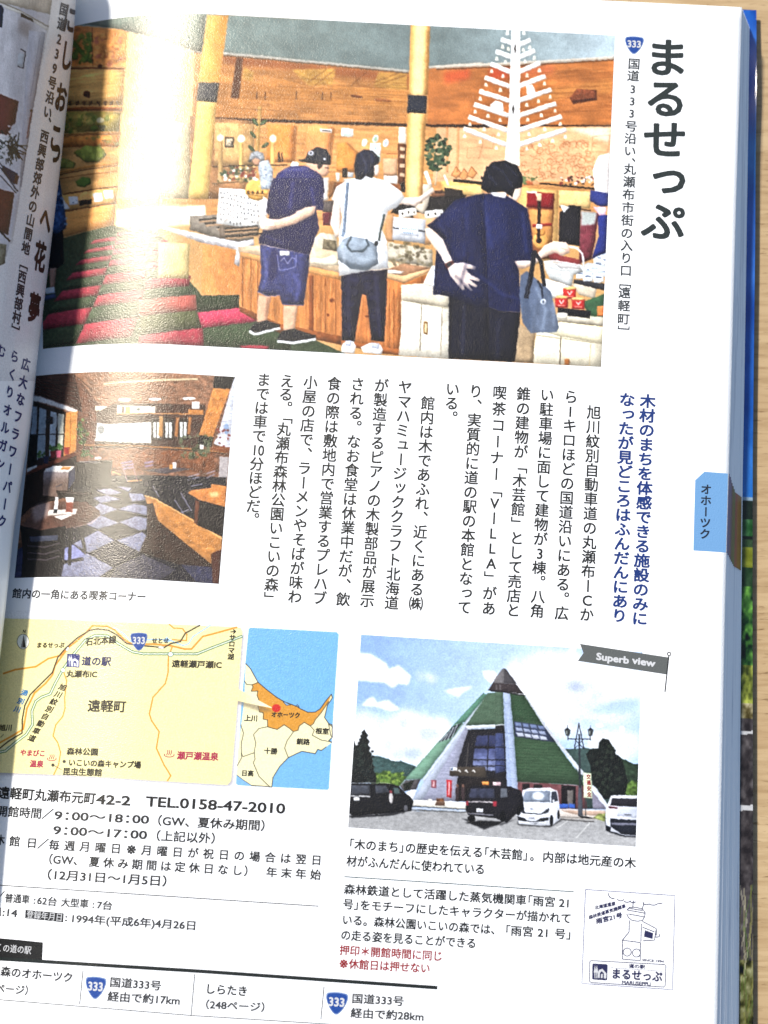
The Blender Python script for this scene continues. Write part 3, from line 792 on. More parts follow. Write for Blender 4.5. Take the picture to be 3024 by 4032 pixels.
    for x in (128, 158, 190, 222): C.P((90, 60, 30), [(x - 6, 84), (x + 6, 84), (x + 8, 106), (x - 8, 106)])
    C.P((112, 96, 82), [(-60, 310), (200, 325), (195, 380), (-60, 400)], n=.12)
    for y in (322, 345, 375): C.L((44, 36, 36), [(-20, y + 10), (190, y - 8)], 10); C.L((210, 160, 110), [(-20, y + 22), (190, y + 6)], 7)
    # counters
    C.P((196, 184, 160), [(600, 360), (700, 370), (720, 480), (700, 520), (545, 480), (560, 400)], n=.1, ns=(4, 4)); C.P((120, 108, 84), [(620, 400), (700, 410), (710, 480), (610, 490)], n=.2, ns=(4, 4))
    C.P((214, 186, 150), [(60, 450), (420, 430), (1140, 560), (1340, 560), (1320, 610), (1140, 690), (720, 630), (70, 495)], n=.09)
    C.P((206, 130, 66), [(75, 484), (730, 622), (735, 1090), (335, 1010), (70, 868)], n=.12, ns=(30, 3), c2=(190, 116, 58), g=[(100, 0), (740, 0)])
    C.P((196, 116, 58), [(1030, 650), (1145, 690), (1290, 630), (1290, 700), (1140, 790), (1130, 1160), (1000, 1150), (730, 1080), (730, 700)], n=.13, ns=(30, 3))
    C.P((224, 156, 90), [(75, 484), (730, 622), (730, 668), (75, 520)]); C.P((150, 80, 36), [(72, 840), (340, 955), (735, 1035), (735, 1090), (335, 1015), (70, 872)], n=.1); C.P((170, 96, 46), [(735, 1060), (1130, 1120), (1125, 1162), (735, 1095)])
    for x, ya, yb in ((92, 520, 840), (146, 530, 870), (190, 545, 900), (552, 640, 1000), (632, 655, 1010), (700, 665, 1025), (1050, 720, 1110), (1080, 730, 1120)): C.L((140, 76, 34), [(x, ya), (x, yb)], 5, a=.8)
    C.P((150, 74, 34), [(525, 640), (552, 640), (555, 1000), (525, 990)], a=.8); C.E((120, 52, 24), 676, 800, 16, 14, soft=3); C.E((130, 60, 28), 650, 895, 10, 9, soft=2); C.E((130, 60, 28), 905, 905, 14, 8, soft=2)
    C.P((186, 176, 156), [(1040, 420), (1330, 470), (1335, 585), (1180, 560), (1040, 540)], n=.1); C.blobs([(96, 84, 62), (150, 136, 104), (120, 110, 80)], 1050, 430, 1325, 580, 70, 9, 20, a=.7)
    C.P((160, 116, 84), [(1030, 600), (1140, 560), (1320, 590), (1200, 640), (1135, 660)], n=.08); C.P((224, 220, 210), [(1040, 600), (1150, 612), (1120, 630), (1040, 622)])
    C.P((214, 168, 120), [(1035, 625), (1140, 640), (1325, 590), (1330, 605), (1145, 690), (1035, 655)])
    C.P((226, 214, 186), [(540, 520), (610, 530), (690, 500), (715, 530), (720, 570), (640, 575), (530, 560)])
    # pale cabinets
    C.P((234, 226, 206), [(1128, 705), (1300, 700), (1460, 760), (1445, 1185), (1110, 1162), (1128, 1000)], n=.03, ns=(20, 4)); C.P((240, 238, 232), [(1270, 690), (1330, 575), (1400, 580), (1430, 640), (1400, 740)]); C.P((216, 204, 178), [(1128, 700), (1275, 690), (1400, 750), (1440, 770), (1440, 850), (1128, 800)], n=.03)
    C.L((200, 184, 150), [(1128, 800), (1440, 855)], 5); C.L((120, 104, 84), [(1262, 825), (1250, 1130)], 5); C.L((150, 130, 100), [(1396, 850), (1385, 1160)], 4); C.P((150, 104, 52), [(1275, 938), (1303, 942), (1300, 1025), (1272, 1020)]); C.P((226, 206, 160), [(1282, 950), (1296, 952), (1293, 1012), (1280, 1010)])
    # things on the far counter
    C.P((40, 36, 38), [(1090, 180), (1250, 150), (1300, 120), (1560, 110), (1440, 220), (1320, 270), (1190, 260), (1060, 230)], n=.1); C.P((30, 28, 32), [(1120, 40), (1215, 20), (1190, 110), (1130, 90)])
    C.P((130, 84, 58), [(1320, 96), (1520, 86), (1540, 110), (1330, 128)], n=.12); C.P((84, 56, 44), [(1340, 86), (1500, 70), (1530, 90), (1350, 104)])
    C.P((236, 178, 96), [(1380, 20), (1659, 10), (1659, 90), (1400, 90)], n=.05)
    C.P((192, 142, 96), [(1022, 240), (1080, 240), (1078, 420), (1030, 410)]); C.P((202, 152, 104), [(1190, 215), (1300, 240), (1420, 260), (1400, 420), (1280, 440)], n=.05)
    for x, y in ((1150, 235), (1190, 225), (1320, 240), (1365, 235)): C.P((240, 236, 224), [(x - 40, y - 22), (x + 34, y - 30), (x + 42, y + 20), (x - 36, y + 26)]); C.E((70, 60, 50), x - 14, y, 7, 10); C.E((110, 100, 90), x + 22, y, 6, 9)
    C.P((196, 198, 202), [(1075, 255), (1290, 272), (1284, 432), (1070, 405)]); C.P((234, 238, 242), [(1118, 298), (1242, 308), (1240, 382), (1114, 370)]); C.L((60, 64, 70), [(1076, 328), (1112, 332)], 9); C.L((60, 64, 70), [(1242, 346), (1286, 350)], 9)
    for i in range(7): C.L((96, 130, 176), [(1134 + i * 14, 326 + i), (1142 + i * 14, 338 + i)], 5)
    for i in range(5): C.L((96, 130, 176), [(1142 + i * 14, 352 + i), (1150 + i * 14, 362 + i)], 5)
    C.P((206, 192, 170), [(1240, 40), (1330, 46), (1300, 190), (1270, 240), (1215, 200)], n=.04)
    C.P((110, 34, 50), [(615, 230), (672, 225), (668, 310), (616, 312)]); C.P((228, 220, 206), [(590, 0), (655, 0), (650, 145), (600, 150)]); C.P((150, 100, 60), [(660, 20), (700, 25), (690, 100), (655, 140)]); C.P((90, 80, 76), [(620, 150), (690, 150), (680, 225), (615, 225)], n=.15)
    # right part behind: carved relief, shelf, drape
    C.ctx(1750, 0, 1.302)
    C.P((190, 112, 54), [(-85, 355), (-30, 350), (400, 335), (870, 302), (870, 640), (-85, 640)], n=.1, ns=(8, 30)); C.P((214, 84, 44), [(0, 370), (130, 350), (130, 400), (0, 430)], soft=10, a=.8); C.P((206, 74, 40), [(230, 350), (330, 345), (330, 400), (230, 410)], soft=10, a=.8); C.P((222, 110, 70), [(400, 340), (560, 330), (560, 380), (400, 400)], soft=14, a=.6)
    C.P((206, 136, 66), [(400, 500), (560, 450), (700, 430), (860, 400), (860, 480), (700, 470), (560, 520)], soft=8, a=.6); C.L((226, 150, 80), [(560, 380), (700, 345), (820, 370)], 6, a=.5, soft=2)
    C.P((136, 70, 42), [(640, 500), (680, 455), (780, 462), (782, 515), (740, 520), (660, 535)], n=.2, ns=(3, 3)); C.L((90, 44, 28), [(660, 520), (770, 505)], 7)
    C.L((214, 200, 180), [(-40, 345), (380, 325), (870, 296)], 15); C.L((130, 86, 56), [(-40, 357), (380, 338), (870, 308)], 5)
    C.P((228, 176, 126), [(-40, 655), (860, 655), (850, 930), (-60, 930)], n=.05, ns=(4, 20))
    C.L((84, 50, 32), [(-40, 641), (870, 645)], 8); C.P((246, 226, 206), [(640, 660), (850, 650), (845, 730), (760, 700)], soft=8, a=.8)
    for _ in range(95):
        x = random.uniform(390, 780); y = random.uniform(720, 915)
        if y < 720 + (x - 390) * .05: continue
        t0 = random.random() * 6; r = random.uniform(12, 26)
        C.L((186, 118, 76), [(x + r * math.cos(t0 + i), y + r * .8 * math.sin(t0 + i)) for i in range(5)], 3.2, a=.8)
    for x, y, w_, h_ in ((500, 690, 120, 60), (640, 730, 100, 70), (760, 700, 90, 80), (120, 760, 70, 50), (200, 700, 60, 60)): C.L((190, 124, 82), [(x, y), (x + w_, y - 8), (x + w_ - 12, y + h_), (x - 6, y + h_), (x, y)], 3, a=.7)
    for x, y in ((60, 880), (100, 890), (140, 880)): C.P((206, 140, 84), [(x - 26, y + 20), (x, y - 26), (x + 28, y + 10), (x + 4, y + 36)]); C.L((140, 86, 50), [(x - 26, y + 20), (x, y - 26), (x + 28, y + 10)], 3)
    C.L((214, 128, 66), [(14, 650), (14, 880)], 12, a=.5); C.L((214, 138, 80), [(70, 650), (66, 880)], 14, a=.5)
    C.L((36, 32, 32), [(50, 925), (200, 940)], 16); C.L((40, 34, 34), [(490, 940), (770, 968)], 8)
    C.blobs([(150, 60, 50), (236, 230, 226), (90, 70, 60)], 590, 905, 770, 950, 40, 5, 12)
    C.P((236, 190, 112), [(0, 945), (200, 955), (200, 1010), (0, 985)]); C.P((236, 196, 126), [(585, 975), (760, 985), (745, 1070), (585, 1060)], n=.04); C.L((60, 46, 40), [(590, 1062), (750, 1080)], 6)
    C.P((52, 44, 42), [(0, 960), (90, 975), (100, 1010), (0, 1015)]); C.L((232, 232, 226), [(20, 950), (0, 900)], 10)
    C.P((190, 60, 40), [(430, 905), (500, 940), (400, 955)], a=.5); C.blobs([(110, 130, 80), (214, 160, 110)], 400, 880, 490, 950, 14, 8, 18)
    # plant by the column
    C.ctx(900, 0, 1.659)
    C.L((214, 196, 160), [(1372, 1050), (1350, 1210)], 10)
    C.blobs([(48, 76, 50), (66, 92, 62), (36, 58, 42), (84, 108, 76)], 1285, 885, 1450, 1120, 150, 9, 22, inside=True)
    C.P((236, 236, 230), [(1275, 1125), (1300, 1115), (1330, 1205), (1305, 1210)])
    # white bell tree
    C.ctx(1750, 0, 1.302); W = (252, 251, 246)
    br = [(385, 228, 437, 208), (385, 293, 460, 262), (385, 368, 487, 325), (385, 442, 513, 393), (385, 515, 543, 462), (385, 592, 567, 533), (385, 668, 595, 600), (385, 742, 620, 665)]
    bl = [(345, 222, 298, 204), (340, 292, 268, 266), (335, 368, 242, 330), (330, 442, 213, 400), (330, 517, 184, 470), (325, 592, 158, 537), (320, 668, 130, 602), (315, 742, 104, 662)]
    for x0, y0, x1, y1 in br + bl:
        C.L(W, [(x0, y0), (x1, y1)], 24)
        n_ = max(1, int(abs(x1 - x0) / 75))
        for i in range(n_ + 1):
            x = x1 + (x0 - x1) * i / (n_ + .6); y = y1 + (y0 - y1) * i / (n_ + .6) + 26
            C.P((236, 228, 206), [(x - 4, y), (x + 4, y), (x + 9, y + 18), (x - 9, y + 18)])
    C.P(W, [(345, 152), (388, 154), (386, 600), (385, 850), (306, 850), (330, 600)], c2=(238, 226, 204), g=[(340, 600), (345, 880)])
    for x, y in ((362, 250), (352, 560)): C.P((60, 50, 44), [(x, y - 28), (x + 7, y), (x, y + 30), (x - 6, y)])
    C.P(W, [(420, 440), (450, 435), (470, 475), (425, 490)]); C.P(W, [(235, 540), (262, 515), (300, 530), (305, 572), (240, 560)])
    for x in (322, 408): C.P((240, 236, 226), [(x - 4, 152), (x + 4, 152), (x + 9, 178), (x - 9, 178)])
    # right column
    C.ctx(900, 0, 1.659)
    C.P((216, 150, 74), [(1190, 160), (1318, 168), (1302, 620), (1176, 620)]); C.P((252, 222, 156), [(1215, 162), (1290, 166), (1272, 622), (1196, 620)], soft=12)
    C.P((216, 152, 78), [(1167, 738), (1290, 742), (1265, 1330), (1150, 1330)]); C.P((246, 208, 140), [(1190, 738), (1262, 741), (1240, 1330), (1170, 1330)], soft=12); wood_lines(C, (196, 140, 76), 1180, 200, 1290, 1200, 24, 3, .25, 1.5)
    C.P((38, 44, 60), [(1173, 620), (1297, 626), (1290, 742), (1166, 737)], n=.05)
    C.L((196, 150, 80), [(205, 700), (190, 1000)], 20); C.L((226, 176, 96), [(196, 700), (184, 990)], 7)
    for x, y, r_ in ((175, 800, .9), (230, 800, -.6), (160, 880, .9), (240, 950, -.6), (150, 970, .8)): C.E((70, 96, 60), x, y, 30, 12, r_)
    for x in (83, 290): C.L((232, 180, 100), [(x, 930), (x - 2, 1100)], 26); C.E((255, 254, 240), x, 905, 22, 24, soft=4)
    C.L((70, 54, 40), [(0, 1083), (380, 1078)], 7); C.blobs([(226, 226, 220), (96, 100, 70), (150, 60, 46), (206, 170, 110)], 0, 1090, 180, 1180, 44, 8, 18); C.P((60, 44, 40), [(320, 1000), (332, 985), (340, 1060), (322, 1060)]); C.P((50, 38, 36), [(345, 1000), (352, 990), (356, 1060), (344, 1060)])
    # far visitor in a checked shirt
    C.P((168, 178, 188), [(190, 1060), (260, 1045), (290, 1110), (285, 1230), (215, 1240), (196, 1120)], n=.14, ns=(3, 3)); C.P((206, 160, 130), [(160, 1045), (205, 1050), (196, 1080), (165, 1070)]); C.P((128, 132, 138), [(130, 1050), (145, 1000), (185, 985), (225, 1000), (235, 1050), (200, 1060), (165, 1038)])
    C.blobs([(90, 100, 116), (206, 212, 220)], 200, 1060, 285, 1230, 40, 5, 9, a=.5); C.P((150, 154, 158), [(132, 1046), (145, 1005), (185, 988), (228, 1004), (238, 1048), (206, 1042), (175, 1022), (150, 1052)], n=.2, ns=(2, 2)); C.P((186, 136, 106), [(152, 1048), (176, 1030), (206, 1046), (196, 1082), (168, 1076)])
    C.P((60, 62, 66), [(128, 1050), (150, 1044), (156, 1054), (134, 1062)])
    # man in a cap, blue shirt and denim shorts
    C.P((214, 162, 130), [(500, 1068), (560, 1060), (655, 1072), (652, 1108), (660, 1122), (640, 1150), (600, 1152), (540, 1120)]); C.P((70, 60, 60), [(585, 1060), (622, 1062), (612, 1088), (590, 1110), (578, 1085)]); C.L((60, 50, 50), [(628, 1092), (655, 1100)], 5)
    C.P((40, 44, 58), [(455, 1048), (500, 1036), (518, 992), (575, 960), (640, 975), (668, 1025), (668, 1078), (560, 1072), (500, 1060)]); C.E((216, 218, 224), 538, 1000, 18, 15); C.E((60, 64, 84), 538, 1000, 9, 8); C.E((230, 232, 236), 628, 1038, 8, 6)
    C.P((240, 238, 232), [(395, 1095), (420, 1055), (460, 1062), (455, 1090)])
    C.P((48, 48, 104), [(290, 1200), (320, 1130), (400, 1085), (500, 1082), (570, 1120), (620, 1165), (628, 1260), (280, 1260)], n=.05, ns=(5, 5))
    C.ctx(900, 700, 1.659)
    SK = (232, 188, 158)
    C.P((240, 218, 196), [(202, 150), (262, 148), (250, 268), (238, 330), (206, 320)]); C.P((242, 238, 232), [(225, 120), (266, 150), (248, 250), (205, 260)], a=.8)
    C.P((44, 44, 96), [(292, 0), (605, 0), (622, 80), (618, 214), (572, 206), (592, 330), (556, 420), (530, 506), (380, 470), (200, 430), (198, 396), (225, 345), (270, 250), (244, 225), (262, 100)], n=.03, ns=(4, 4), c2=(36, 34, 78), g=[(500, 0), (380, 480)])
    C.P(SK, [(498, 195), (572, 182), (560, 238), (440, 300), (330, 332), (242, 346), (226, 322), (262, 268), (330, 272), (400, 250)]); C.P((246, 214, 190), [(200, 300), (240, 262), (300, 275), (310, 320), (235, 345), (212, 335)]); C.L((206, 150, 124), [(240, 320), (300, 318)], 4)
    C.P((52, 58, 110), [(205, 436), (380, 472), (530, 506), (522, 610), (490, 836), (350, 830), (334, 768), (252, 776), (190, 745), (214, 640)], n=.13, ns=(4, 4)); C.P((38, 36, 84), [(280, 460), (330, 475), (320, 640), (270, 700), (255, 620)], soft=8, a=.7)
    C.L((150, 150, 190), [(318, 505), (330, 600), (380, 600), (440, 580), (442, 505)], 4, a=.8); C.L((176, 170, 190), [(340, 545), (362, 522), (385, 560), (415, 520), (435, 530)], 4, a=.8); C.P((240, 240, 216), [(335, 478), (398, 480), (398, 506), (336, 508)]); C.L((150, 150, 196), [(190, 745), (255, 776), (334, 768)], 5, a=.7); C.L((150, 150, 196), [(352, 826), (486, 834)], 5, a=.7)
    C.P((206, 160, 128), [(192, 765), (280, 780), (248, 945), (184, 958)]); C.P((206, 164, 132), [(358, 836), (452, 838), (432, 1000), (358, 1006)]); C.P((170, 120, 92), [(250, 780), (280, 780), (248, 945), (232, 945)], soft=3, a=.7)
    for q in ([(136, 992), (170, 950), (250, 930), (335, 962), (334, 988), (160, 1025)], [(318, 1052), (350, 1000), (430, 985), (500, 1010), (570, 1030), (566, 1062), (330, 1082)]): C.P((38, 38, 44), q, n=.1)
    C.L((236, 236, 234), [(140, 1004), (170, 1024), (335, 984)], 16); C.L((236, 236, 234), [(322, 1068), (420, 1080), (566, 1056)], 16)
    # woman in a white top with a grey shoulder bag
    C.P((238, 216, 200), [(690, 140), (735, 180), (728, 380), (702, 395), (664, 300)]); C.P((240, 216, 198), [(1120, 100), (1150, 130), (1240, 128), (1290, 95), (1330, 60), (1345, 85), (1300, 130), (1220, 188), (1098, 166)])
    C.P((240, 242, 242), [(672, 140), (705, 60), (790, 10), (900, -10), (1030, 20), (1130, 90), (1152, 132), (1100, 192), (1040, 218), (1000, 330), (1035, 420), (1046, 592), (930, 602), (722, 642), (720, 560), (722, 380), (742, 260), (730, 176)], n=.025, ns=(10, 6))
    C.P((212, 216, 222), [(1000, 240), (1035, 225), (1005, 330), (1040, 500), (1000, 420)], soft=6, a=.7)
    C.L((130, 148, 170), [(778, 35), (752, 360), (745, 380)], 22); C.L((70, 84, 80), [(1018, 240), (995, 340), (982, 410)], 15)
    C.ctx(900, 0, 1.659); C.P((226, 196, 176), [(940, 1078), (982, 1075), (985, 1120), (972, 1152), (940, 1150)]); C.P((34, 38, 58), [(830, 1172), (820, 1085), (835, 1010), (880, 976), (940, 982), (985, 1030), (982, 1070), (950, 1085), (955, 1140), (935, 1168), (900, 1150), (870, 1175)], n=.1, ns=(4, 4))
    C.ctx(900, 700, 1.659)
    C.P((134, 146, 158), [(742, 405), (790, 380), (900, 398), (968, 440), (978, 562), (905, 606), (800, 596), (716, 535), (706, 470)], n=.08, ns=(5, 8)); C.L((84, 96, 104), [(800, 385), (772, 440), (800, 480), (880, 478), (915, 440), (900, 400)], 14); C.P((90, 102, 112), [(720, 520), (800, 560), (900, 575), (975, 540), (905, 606), (800, 596)], soft=6, a=.6); C.E((60, 66, 70), 965, 430, 14, 18)
    C.P((32, 32, 58), [(735, 642), (880, 612), (1036, 598), (1032, 800), (1016, 1072), (935, 1062), (900, 770), (872, 760), (822, 1072), (740, 1062), (738, 800)], n=.12, ns=(5, 8))
    C.P((236, 236, 236), [(735, 1140), (742, 1090), (770, 1070), (815, 1070), (832, 1100), (820, 1146)]); C.P((236, 236, 236), [(862, 1108), (920, 1080), (990, 1090), (1008, 1120), (1000, 1156), (880, 1142)]); C.P((170, 176, 190), [(765, 1065), (805, 1065), (800, 1100), (762, 1096)]); C.P((170, 176, 190), [(930, 1078), (985, 1080), (980, 1120), (935, 1112)])
    # person in navy seen from behind, arm across the back
    C.ctx(1750, 700, 1.302)
    C.P((222, 172, 100), [(360, 45), (585, 66), (578, 420), (430, 450), (380, 120)], n=.04); C.P((150, 84, 48), [(425, 68), (565, 80), (548, 415), (455, 420), (425, 150)]); C.P((158, 32, 36), [(424, 70), (562, 82), (556, 160), (420, 152)]); C.P((206, 140, 74), [(430, 162), (555, 164), (548, 330), (460, 330)], n=.05); C.L((170, 40, 40), [(455, 245), (550, 240)], 14)
    C.E((222, 156, 78), 493, 322, 42, 44); C.E((206, 138, 64), 490, 280, 28, 18); C.E((70, 40, 26), 484, 322, 15, 15); C.L((58, 38, 32), [(486, 110), (482, 330)], 17); C.P((226, 196, 150), [(468, 78), (500, 80), (496, 120), (474, 118)]); C.P((230, 226, 220), [(472, 238), (503, 240), (500, 262), (470, 260)]); C.L((230, 226, 216), [(425, 72), (472, 76)], 9)
    C.P((36, 34, 40), [(590, 178), (640, 140), (700, 145), (694, 352), (640, 342), (585, 330)], n=.08); C.P((240, 240, 238), [(592, 140), (640, 150), (612, 180)]); C.P((120, 50, 60), [(702, 172), (790, 180), (772, 330), (752, 420), (690, 440), (694, 300)], n=.12, ns=(3, 8)); C.P((170, 176, 170), [(702, 170), (780, 180), (770, 240), (702, 246)], soft=3); C.P((150, 60, 60), [(520, 340), (600, 400), (700, 420), (700, 480), (540, 420)])
    C.P((226, 222, 214), [(515, 515), (660, 560), (640, 600), (560, 620), (520, 600)], n=.05); C.P((190, 176, 154), [(650, 540), (780, 560), (770, 620), (690, 600)], n=.06)
    C.P((60, 60, 64), [(665, 520), (830, 545), (826, 580), (660, 540)]); C.P((60, 96, 64), [(700, 640), (830, 590), (826, 730), (760, 720)], n=.06); C.P((200, 190, 168), [(580, 690), (820, 715), (812, 762), (560, 735)], n=.05)
    for x, y in ((700, 490), (745, 470), (790, 440), (770, 490), (815, 480), (800, 410), (830, 420), (735, 505), (790, 510)): C.P((226, 232, 236), [(x - 26, y - 26), (x + 24, y - 28), (x + 26, y + 26), (x - 24, y + 28)]); C.E((196, 204, 212), x, y - 26, 24, 7); C.L((110, 124, 150), [(x - 14, y), (x + 14, y + 2)], 8)
    for x, y in ((642, 592), (600, 638), (686, 645)): C.P((196, 42, 38), [(x - 34, y - 24), (x + 34, y - 22), (x + 32, y + 30), (x - 32, y + 26)]); C.E((214, 180, 110), x, y - 26, 34, 8); C.L((236, 210, 200), [(x - 10, y - 8), (x, y + 6), (x + 12, y - 10)], 5); C.L((230, 150, 130), [(x - 18, y + 16), (x + 18, y + 17)], 4)
    C.P((28, 28, 36), [(580, 665), (750, 682), (746, 722), (580, 700)]); C.P((214, 120, 60), [(782, 660), (826, 655), (826, 712), (782, 708)]); C.P((222, 214, 196), [(580, 690), (632, 694), (628, 724), (580, 720)])
    C.P((234, 224, 196), [(455, 640), (560, 740), (820, 765), (806, 972), (450, 950), (470, 800)], n=.03, ns=(16, 4)); C.P((168, 142, 108), [(370, 740), (465, 800), (455, 950), (362, 945)], n=.06); C.L((110, 92, 72), [(597, 812), (592, 962)], 5); C.L((180, 160, 120), [(750, 850), (742, 968)], 4); C.L((206, 190, 156), [(465, 806), (810, 850)], 5); C.P((170, 104, 52), [(616, 928), (642, 928), (640, 962), (614, 960)]); C.P((250, 238, 200), [(470, 780), (600, 740), (820, 765), (815, 850), (600, 815)], n=.02)
    C.P((240, 232, 226), [(770, 70), (760, -40), (790, -110), (850, -130), (842, 100), (760, 90)]); C.P((52, 62, 132), [(750, 62), (842, 80), (838, 145), (800, 150), (745, 118)]); C.P((226, 180, 190), [(762, 148), (832, 152), (825, 196), (790, 190)]); C.P((40, 52, 130), [(785, 192), (836, 190), (828, 385), (755, 415), (790, 300)])
    C.P((200, 202, 198), [(510, 428), (702, 450), (716, 480), (662, 500), (652, 560), (600, 540), (540, 520), (515, 470)]); C.P((176, 170, 166), [(560, 440), (690, 455), (700, 470), (600, 468)], a=.8); C.L((206, 208, 206), [(635, 352), (680, 362), (706, 388), (714, 430), (712, 475)], 10); C.L((224, 226, 222), [(510, 432), (560, 426), (700, 450), (716, 478)], 9); C.L((224, 226, 222), [(516, 452), (600, 470), (690, 472)], 9)
    SK2 = (240, 208, 186)
    C.P(SK2, [(360, 425), (450, 422), (510, 350), (560, 325), (620, 330), (642, 352), (640, 385), (600, 402), (568, 384), (500, 412), (466, 442), (400, 468), (372, 458)]); C.L((206, 150, 130), [(596, 360), (636, 372)], 4)
    C.P((24, 32, 78), [(-30, 230), (-20, 190), (60, 110), (180, 84), (290, 78), (350, 108), (425, 158), (450, 300), (456, 426), (358, 426), (382, 480), (390, 688), (280, 682), (110, 618), (20, 600), (-60, 600)], n=.08, ns=(4, 4)); C.P((40, 50, 112), [(60, 130), (180, 95), (300, 95), (320, 300), (200, 400), (80, 300)], soft=20, a=.5); C.P((22, 28, 70), [(330, 200), (360, 300), (360, 430), (385, 480), (340, 470)], soft=8, a=.7)
    C.P((24, 26, 44), [(24, 602), (110, 618), (280, 682), (390, 690), (360, 945), (20, 928)], n=.1, ns=(14, 4)); C.L((44, 44, 66), [(180, 660), (170, 930)], 6, a=.7)
    C.P((236, 230, 226), [(228, 72), (320, 78), (312, 106), (250, 92)]); C.P((226, 190, 160), [(340, 20), (392, 0), (388, 50), (350, 66), (320, 40)])
    C.P((28, 30, 44), [(188, 300 - 45), (190, 300)], a=0)
    C.ctx(1750, 0, 1.302); C.P((230, 200, 176), [(330, 985), (400, 930), (392, 1000), (370, 1032), (330, 1010)]); C.P((26, 28, 42), [(186, 965), (205, 880), (240, 832), (310, 822), (375, 848), (402, 905), (398, 960), (360, 970), (350, 1012), (300, 982), (225, 990)], n=.15, ns=(4, 4)); C.blobs([(26, 28, 42)], 190, 830, 400, 990, 24, 10, 20, inside=True)
    C.ctx(900, 700, 1.659)
    C.P((24, 32, 78), [(1296, 312), (1400, 235), (1520, 148), (1670, 100), (1700, 860), (1560, 820), (1440, 776), (1386, 768), (1410, 640), (1445, 540), (1446, 392), (1414, 405)], n=.07, ns=(4, 4)); C.P((22, 24, 42), [(1442, 776), (1560, 820), (1700, 860), (1700, 1192), (1440, 1184)], n=.1, ns=(14, 4))
    C.P((242, 218, 198), [(1282, 330), (1312, 325), (1400, 402), (1462, 540), (1474, 556), (1424, 588), (1380, 500), (1330, 440), (1292, 385)]); C.P((90, 38, 42), [(1408, 562), (1468, 538), (1482, 576), (1426, 604)]); C.P((60, 62, 70), [(1424, 562), (1452, 552), (1460, 574), (1432, 584)])
    C.P((240, 216, 200), [(1430, 592), (1482, 556), (1540, 553), (1618, 580), (1612, 598), (1552, 592), (1562, 620), (1642, 664), (1634, 678), (1572, 662), (1626, 704), (1614, 716), (1562, 690), (1594, 735), (1582, 742), (1534, 700), (1542, 732), (1526, 736), (1490, 690), (1448, 640)])
    for a_, b_ in (((1555, 625), (1575, 662)), ((1545, 650), (1560, 690)), ((1520, 670), (1535, 702))): C.L((196, 150, 130), [a_, b_], 4, a=.7)
    C.ctx(1750, 700, 1.302)
    C.P((100, 112, 132), [(390, 500), (425, 478), (480, 528), (545, 582), (588, 765), (578, 792), (442, 796), (400, 742), (384, 600)], n=.06, ns=(8, 5), c2=(88, 102, 128), g=[(560, 700), (400, 600)]); C.P((74, 88, 112), [(420, 590), (450, 700), (440, 790), (402, 742), (390, 620)], soft=6, a=.7)
    C.L((32, 34, 46), [(462, 378), (444, 500), (420, 612)], 24); C.L((32, 34, 46), [(462, 380), (494, 430), (512, 552)], 20); C.L((44, 48, 60), [(480, 530), (500, 570), (502, 625)], 9); C.E((220, 224, 230), 506, 636, 16, 14); C.E((50, 56, 70), 506, 636, 8, 8)
    # woman at the far left
    C.ctx(0, 700, 1.659)
    C.P((26, 24, 34), [(300, 350), (412, 340), (416, 560), (360, 605), (290, 640)], n=.1); C.P((60, 96, 150), [(300, 20), (345, -40), (390, 20), (436, 300), (428, 332), (370, 365), (300, 350)], n=.24, ns=(6, 5)); C.blobs([(130, 160, 196), (36, 62, 112)], 330, 20, 430, 340, 26, 8, 18, a=.7)
    C.P((176, 130, 110), [(325, 590), (370, 590), (355, 725), (325, 725)]); C.P((206, 214, 226), [(300, 720), (355, 715), (362, 755), (300, 760)]); C.P((60, 80, 120), [(280, 770), (360, 758), (372, 782), (300, 802), (270, 800)])
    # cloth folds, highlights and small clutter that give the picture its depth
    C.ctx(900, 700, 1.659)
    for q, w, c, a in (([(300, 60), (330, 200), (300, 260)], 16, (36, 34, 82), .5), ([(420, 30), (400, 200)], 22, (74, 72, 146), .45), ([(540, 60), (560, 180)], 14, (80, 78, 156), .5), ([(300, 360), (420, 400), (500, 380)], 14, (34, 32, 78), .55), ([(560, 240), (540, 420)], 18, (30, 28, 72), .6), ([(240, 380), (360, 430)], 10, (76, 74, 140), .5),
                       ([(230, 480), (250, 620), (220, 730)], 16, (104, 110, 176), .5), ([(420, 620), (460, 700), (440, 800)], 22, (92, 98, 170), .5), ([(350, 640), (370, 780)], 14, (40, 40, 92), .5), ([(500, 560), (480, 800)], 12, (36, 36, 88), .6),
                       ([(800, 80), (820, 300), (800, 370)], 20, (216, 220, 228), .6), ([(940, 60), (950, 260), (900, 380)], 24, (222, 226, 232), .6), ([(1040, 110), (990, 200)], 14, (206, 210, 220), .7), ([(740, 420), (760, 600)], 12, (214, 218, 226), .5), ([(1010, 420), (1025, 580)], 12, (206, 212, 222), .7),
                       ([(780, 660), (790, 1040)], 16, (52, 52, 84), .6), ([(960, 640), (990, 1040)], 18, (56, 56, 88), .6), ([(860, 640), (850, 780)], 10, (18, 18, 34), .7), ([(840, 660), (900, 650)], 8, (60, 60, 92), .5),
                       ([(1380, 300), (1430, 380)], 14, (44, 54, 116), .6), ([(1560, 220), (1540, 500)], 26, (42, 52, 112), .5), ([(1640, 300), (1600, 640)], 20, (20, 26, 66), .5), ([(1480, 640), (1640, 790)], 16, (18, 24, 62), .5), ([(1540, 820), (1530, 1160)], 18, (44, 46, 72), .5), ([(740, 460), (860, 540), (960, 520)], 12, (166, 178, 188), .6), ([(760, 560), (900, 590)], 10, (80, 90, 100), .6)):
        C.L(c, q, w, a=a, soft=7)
    C.ctx(1750, 700, 1.302)
